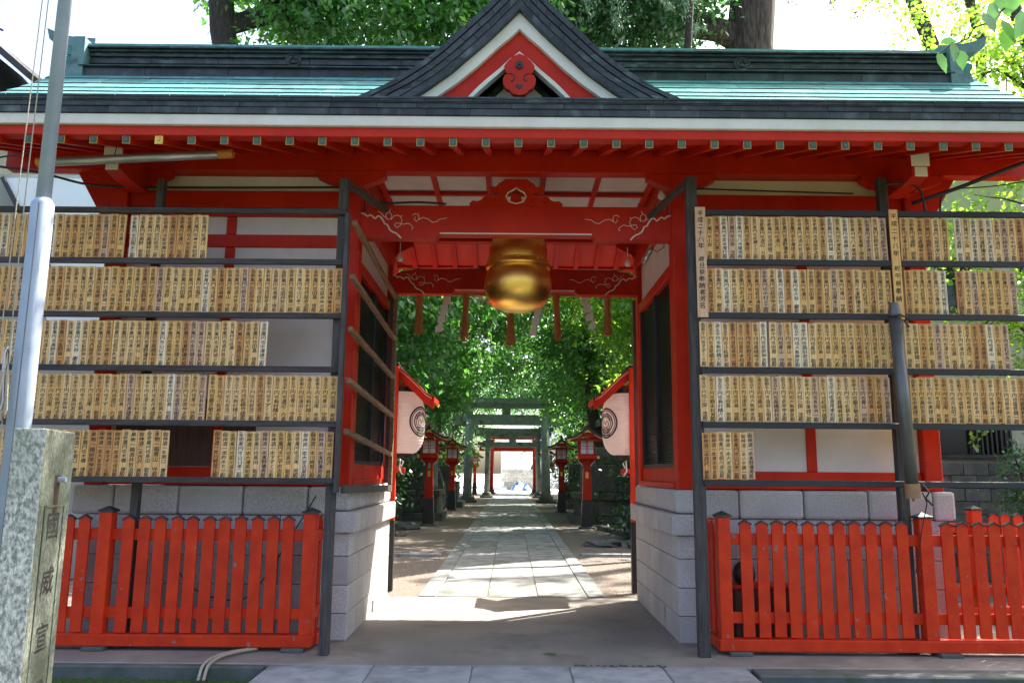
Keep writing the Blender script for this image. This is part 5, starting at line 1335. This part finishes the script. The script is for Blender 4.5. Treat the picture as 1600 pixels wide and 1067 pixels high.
# right
tree('broadleaf_tree', 'bright yellow-green tree right of the path beside the gate opening', (5.6, 23.5, 0), (4.9, 23.5, 9), .30, .14,
     [(3.7, 23.5, 6.5, 1.3, 1.5, 1.4), (4.2, 24, 4.4, 1.1, 1.4, 1.0), (2.2, 24.8, 7.6, 1.5, 1.5, .9), (4.8, 24, 8.3, 1.5, 1.5, 1.0)], 900, 20, .17, 'leafY', 26)
tree('dark_trunk_tree', 'tree with a straight dark trunk right of the path', (3.35, 29.5, 0), (3.15, 29.5, 12), .24, .18,
     [(2.6, 30, 6.4, 1.7, 1.8, 1.2), (1.0, 30.5, 8.6, 1.9, 2.0, 1.1), (3.8, 30, 4.4, 1.2, 1.5, .9), (3.8, 30, 9.0, 2, 2, 1.4)], 900, 20, .20, 'leafA', 27)
tree('broadleaf_tree', 'tree right of the path next to the stone torii', (4.3, 39.5, 0), (4.0, 39.5, 12), .34, .16,
     [(3.2, 39.8, 5.6, 1.5, 1.8, 1.4), (1.4, 40.5, 8.6, 2.2, 2.2, 1.2), (4.0, 40, 8.4, 2.2, 2.0, 1.8), (4.2, 40, 3.0, 1.3, 1.6, 1.2)], 800, 20, .22, 'leafA', 28)
tree('evergreen_tree', 'dark tree right of the path behind the stone torii', (4.6, 49, 0), (4.4, 49, 13), .36, .17,
     [(3.4, 49.5, 5.4, 1.6, 1.8, 2.0), (1.9, 50, 7.2, 2.0, 2.0, 1.4), (0, 52, 6.2, 1.8, 1.5, .8), (4.4, 49, 8.8, 2.4, 2.4, 2.0), (4.2, 49, 2.6, 1.4, 1.8, 1.6)], 700, 18, .25, 'leafB', 29)
tree('broadleaf_tree', 'farthest tree right of the path near the red torii', (6.4, 60, 0), (6.0, 60, 14), .4, .2,
     [(4.4, 60, 5.5, 2.0, 2, 2.6), (2.8, 62, 8.2, 2.8, 2.4, 2.4), (6, 60, 9.5, 3, 2.4, 2.6)], 700, 18, .28, 'leafY', 30)
for i, (x, y, lb) in enumerate(((7.6, 22.5, 'tall tree right of the path whose crown shades the near paving'), (7.4, 30.5, 'tall tree right of the path, second in the shading row'),
                               (7.8, 38.5, 'tall tree right of the path, third in the shading row'), (7.8, 47.5, 'tall tree right of the path, fourth in the shading row'))):
    tree('tall_tree', lb, (x, y, 0), (x-.3, y, 12), .3, .16, [(x-2.2, y, 8.6, 2.2, 2.6, 1.2), (x-.2, y+1.5, 10.2, 2.8, 2.8, 1.3), (x-3.2, y-1.0, 10.4, 2.0, 2.2, .9), (x+1, y-1.5, 7.6, 2.0, 2.2, 1.2)],
         900, 18, .24, 'leafB' if i % 2 else 'leafA', 200+i)
for i, (x, y, lb) in enumerate(((-8.0, 27, 'tall spreading tree left of the path roofing over its near end'), (-7.6, 34.5, 'tall spreading tree left of the path roofing over its middle'),
                               (-7.8, 45.5, 'tall spreading tree left of the path roofing over its far end'))):
    tree('tall_tree', lb, (x, y, 0), (x+.8, y, 13), .34, .2, [(x+2.5, y, 11.6, 2.8, 3.4, 1.0), (x+6.4, y+.5, 12.2, 3.2, 3.6, 1.0), (x+10, y+1, 12.4, 2.8, 3.4, 1.0), (x-.5, y+4, 10.6, 2.6, 3.2, 1.4)],
         1000, 16, .34, 'leafB', 210+i, spread=.7)
# trees above the roof
tree('broadleaf_tree', 'tree with twin dark trunks rising above the left half of the gate roof', (-6.8, 17.6, 0), (-6.6, 17.0, 14.5), .42, .26,
     [(-5.3, 17.4, 12.7, 1.2, 1.6, 1.3), (-3.6, 17.6, 12.6, 1.9, 1.8, 1.5), (-1.4, 17.8, 12.9, 1.5, 1.8, 1.5), (.0, 18.6, 13.3, 1.3, 1.6, 1.4), (-3.3, 18, 14.6, 2.6, 1.8, 1.2), (-6.9, 17.4, 13.6, .7, 1.2, .9)], 1500, 22, .19, 'leafA', 31)
cd = tree('camphor_tree', 'thick ridged trunk rising above the right half of the gate roof', (6.7, 21, 0), (6.75, 20.9, 17.5), .86, .62,
     [(3.4, 20.3, 14.6, 2.0, 1.8, 1.8), (1.3, 20.5, 14.6, 1.5, 1.8, 1.8), (4.9, 21, 15.4, 1.0, 1.8, 1.2), (2.6, 21, 16.4, 3.0, 1.8, 1.0)], 1500, 22, .19, 'leafB', 32, bark='bark2', twigs=5, jit=.008)
# bare limb and drooping sprays of the conifer beside it
rr = random.Random(4)
cf = thing('drooping_conifer', 'drooping blue-green conifer sprays against the white sky right of the thick trunk', 'tree', (10.5, 22, 0))
mb = MB(); limb(mb, (12.5, 22.5, 0), (12.0, 22, 18), .3, .2, rr, 12, 8); part('trunk', mb, 'bark', cf, smooth=True)
mb = MB()
limb(mb, (12.0, 22, 16.6), (8.2, 19.6, 15.2), .11, .05, rr, 8, 7, sag=.5)
m9 = MB(); limb(m9, (12.0, 22, 17.5), (10.0, 19.8, 16.4), .08, .04, rr, 8, 6, sag=.4); part('branches', m9, 'bark', cf, smooth=True)
limb(mb, (8.2, 19.6, 15.2), (7.2, 19.4, 14.5), .05, .02, rr, 6, 4)
m8 = MB(); limb(m8, (8.4, 19.6, 15.3), (7.9, 19.4, 13.9), .03, .012, rr, 6, 4); part('branches', m8, 'bark', cf, smooth=True)
part('branches', mb, 'bark', cf, smooth=True)
def spray(parent, x, y, ztop, ln, seed, w=.16):
    rg = np.random.default_rng(seed)
    bl = []
    for k in range(5):
        bl.append((x+rg.normal()*.12+k*.05*rg.normal(), y+rg.normal()*.1, ztop-ln*(k+.5)/5, w*(1-.1*k), w, ln/7))
    leaves('needle_spray', parent, bl, 60, 9, .10, 'leafN', seed, spread=.14, droop=1.2, shape=.25, kind='stuff')
for i, (x, z, ln) in enumerate(((8.55, 15.1, 1.3), (8.95, 15.4, 1.6), (9.4, 15.6, 1.9), (9.75, 15.6, 1.7), (10.2, 15.8, 1.4), (10.7, 15.9, 2.0), (11.1, 15.9, 2.3), (11.4, 15.8, 1.4), (7.7, 15.0, .8))):
    spray(cf, x, 19.7, z, ln, 50+i)
cf2 = thing('hanging_conifer_bough', 'pale hanging conifer sprays in front of the foliage above the roof, right of the gable', 'tree', (2.4, 17, 0))
mb = MB(); limb(mb, (4.6, 17.4, 0), (4.2, 17.2, 14.5), .12, .08, rr, 8, 8); part('trunk', mb, 'bark', cf2, smooth=True)
mb = MB(); limb(mb, (4.2, 17.2, 13.9), (1.6, 16.6, 13.2), .05, .02, rr, 6, 6, sag=.3); part('branches', mb, 'bark', cf2, smooth=True)
for i, (x, z, ln) in enumerate(((1.75, 13.1, 1.3), (2.35, 13.1, 1.6), (3.3, 13.2, 1.1), (4.0, 13.1, 1.5))): spray(cf2, x, 16.6, z, ln, 70+i)
# ginkgo at the right edge
tree('ginkgo_tree', 'yellow-green ginkgo at the right edge in front of the beige building', (8.6, 12.2, 0), (8.2, 12.0, 9.5), .2, .1,
     [(6.75, 11.4, 4.9, .85, .7, .55), (6.9, 11.4, 3.7, .75, .7, .6), (7.1, 11.6, 2.6, .6, .6, .6), (7.9, 11.6, 5.6, 1.2, .8, .7), (7.7, 11.6, 4.0, .9, .8, .9), (8.5, 12, 7.6, 1.6, 1.0, 1.2), (7.6, 12, 8.0, 1.1, 1.0, .8), (8.2, 10.9, 8.4, 1.5, .9, .7), (10.0, 11, 8.7, 1.6, .9, .8)], 900, 14, .085, 'leafY', 33, spread=.25, shape=.9)  # last crown blobs added past the frame edge to block sun on the floor
tree('ginkgo_tree', 'sparse tree against the sky beyond the right end of the roof', (11.0, 17, 0), (10.6, 17, 13), .2, .1,
     [(10.3, 17, 11.4, 1.4, 1, 1.1), (9.4, 17, 12.9, 1.5, 1, .8), (11.4, 17, 13.2, 1.2, 1, 1.2)], 230, 14, .11, 'leafY', 34, spread=.35, shape=.8)
# shrubs at the foot of the trees, and the one by the block wall
def shrub(label, x, y, sx, sy, h, seed, m='leafD', size=.15, n=260, **kw):
    t = thing('shrub', label, 'shrub', (x, y, 0))
    mb = MB(); rr = random.Random(seed)
    for k in range(6): limb(mb, (x+rr.uniform(-.1, .1), y+rr.uniform(-.1, .1), -.05), (x+rr.uniform(-1, 1)*sx*.7, y+rr.uniform(-1, 1)*sy*.6, h*rr.uniform(.6, .95)), .035, .012, rr, 5, 4)
    part('stems', mb, 'bark', t)
    leaves('foliage', t, [(x, y, h*.55, sx, sy, h*.5), (x-sx*.4, y, h*.4, sx*.7, sy*.7, h*.4), (x+sx*.4, y, h*.7, sx*.6, sy*.6, h*.35)], n, 18, size, m, seed, **kw)
    return t
for i, (x, y, sx, sy, h, lb) in enumerate((
    (-3.9, 19.0, 1.1, 1.3, 3.0, 'dark shrub left of the path, nearest the gate'),
    (-4.3, 22.2, 1.2, 1.4, 3.4, 'dark shrub left of the path, beside the nearest lantern'),
    (-4.9, 29.5, 1.3, 2.0, 3.8, 'dark shrub left of the path, behind the tall plinth'),
    (-4.6, 38.5, 1.3, 2.4, 4.0, 'dark shrub left of the path, in front of the stone torii'),
    (-4.4, 52.0, 1.6, 2.4, 4.2, 'dark shrub left of the path, beside the dark torii'),
    (4.0, 20.0, 1.0, 1.3, 1.1, 'low dark shrub right of the path, nearest the gate'),
    (4.7, 25.4, 1.2, 1.4, 3.2, 'dark shrub right of the path, beside the tall plinth'),
    (3.7, 33.5, 1.1, 1.6, 3.2, 'dark shrub right of the path, beside the second lantern'),
    (4.1, 43.5, 1.3, 2.0, 3.8, 'dark shrub right of the path, behind the stone torii'),
    (4.2, 53.5, 1.5, 2.4, 4.2, 'dark shrub right of the path, beside the dark torii'))):
    shrub(lb, x, y, sx, sy, h, 100+i)
shrub('fine-leaved shrub in front of the grey block wall', 7.45, 11.0, .75, .45, 2.4, 120, 'leafB', .065, 420, spread=.2)
# wooded mass behind both sides
for sx, lab, sd2 in ((-1, 'wood_left', 131), (1, 'wood_right', 132)):
    bl = [(sx*(8+3*(k % 2)), 22+k*6.5, 3.5+3*(k % 3), 3.0, 4.0, 4.0) for k in range(8)]
    o = leaves('far_wood', None, bl, 1500, 14, .42, 'leafD', sd2, spread=.9, kind='stuff')
# near branch at the top right
br = tree('elm_tree', 'near tree whose serrated green leaves hang into the top right corner', (6.2, 3.4, -.1), (5.6, 3.8, 8.0), .22, .12,
     [(2.2, 6.0, 8.6, 1.6, 1.2, .8), (3.6, 5.2, 8.8, 1.8, 1.6, .9), (5.2, 4.2, 9.0, 2.0, 1.8, 1.0), (2.4, 7.5, 8.7, 1.5, 1.0, .7), (1.2, 7.2, 8.4, 1.2, .9, .6), (.6, 6.4, 8.4, 1.2, .9, .6)], 700, 18, .13, 'leafA', 41)  # unseen crown above the frame, its blobs extended to shade the pillar
mb = MB(); limb(mb, (5.75, 3.7, 6.0), (2.5, 3.1, 3.95), .04, .009, rr, 6, 6, sag=.7); limb(mb, (2.5, 3.1, 3.95), (2.02, 3.0, 3.50), .007, .004, rr, 6, 5); limb(mb, (2.02, 3.0, 3.50), (1.74, 3.0, 3.30), .004, .002, rr, 5, 5)
limb(mb, (2.3, 3.05, 3.75), (2.1, 3.0, 3.44), .004, .002, rr, 5, 4); part('twig', mb, 'bark', br)
def leafmesh():
    pts = []; n = 7
    mb = MB()
    L_ = []; Rr = []; mid = []
    for i in range(n+1):
        u = i/n; w = .30*math.sin(math.pi*min(1, u**.75))*(1 if i % 2 else .90)+.004
        z = -.10*u*u
        mid.append((0, u, z)); L_.append((-w, u-.03, z+.07*w)); Rr.append((w, u-.03, z+.07*w))
    mb.add(mid+L_+Rr, [(i, i+1, n+1+i+1, n+1+i) for i in range(n)]+[(i+1, i, 2*(n+1)+i, 2*(n+1)+i+1) for i in range(n)])
    return mb.mesh('leaf', 'leafA', True)
LM = leafmesh()
for x, z, s, a, tl in ((1.79, 3.335, .10, 195, 10), (1.745, 3.315, .095, 150, 0), (1.755, 3.36, .06, 110, 20), (1.81, 3.30, .085, 175, 0),
                       (1.915, 3.46, .11, 170, 20), (1.97, 3.52, .12, 185, 0), (2.00, 3.44, .12, 160, 15), (2.04, 3.42, .11, 190, 10), (2.09, 3.47, .14, 205, 0),
                       (2.11, 3.42, .12, 180, 25), (2.14, 3.52, .14, 170, 0), (1.99, 3.56, .10, 140, 0), (2.07, 3.58, .12, 200, 0), (2.16, 3.60, .14, 160, 10)):
    o = link('leaf', LM, br, (x, 2.99+random.uniform(-.03, .03), z))
    o.scale = (s, s, s); o.rotation_euler = (R(90+tl), R(a), R(random.uniform(-25, 25)))
# fallen leaves on the gate floor
for i, (x, y, lb) in enumerate(((.42, 7.35, 'fallen green leaf on the gate floor, the larger one'), (-1.1, 7.15, 'small fallen leaf by the left end of the front slabs'))):
    o = link('fallen_leaf', LM, None, (x, y, .012)); o.scale = ((.13, .16, .1), (.05, .06, .05))[i]; o.rotation_euler = (.1, .15, 1.1+i)
    tagone(o, lb, 'leaf')
patch('leaf_litter', 55, -1.4, 1.5, 6.99, 9.6, .002, .009, 'dirt', seed=14, tall=.3)
patch('pale_grit', 120, -1.9, 1.9, 6.0, 8.8, .001, .004, 'pebble', seed=15, tall=.5)
patch('fallen_debris', 70, .55, 1.35, 6.955, 7.0, .002, .012, 'dirt', seed=12)

GN = {'picket_fence': 'red picket fences round the gate', 'notice_board': 'racks of donor name tablets', 'paper_lantern': 'paper lanterns either side of the path',
      'lantern_stand': 'roofed posts holding the paper lanterns', 'stone_plinth': 'mossy stone plinths beside the path', 'rock': 'garden rocks beside the path',
      'hanging_sensor': 'small white cones in the passage corners', 'shrub': 'shrubs beside the path', 'tall_tree': 'tall trees roofing the path', 'broadleaf_tree': 'leafy trees round the shrine',
      'cable': 'black cables strung across the gate', 'banner_tube': 'tubes for banners', 'evergreen_tree': 'dark evergreens by the path', 'ginkgo_tree': 'ginkgo trees at the right'}
for o in list(COL.objects):
    k = o.name.split('.')[0]
    if o.parent is None and k in GN and o.get('category') and not o.get('group'): o['group'] = GN[k]
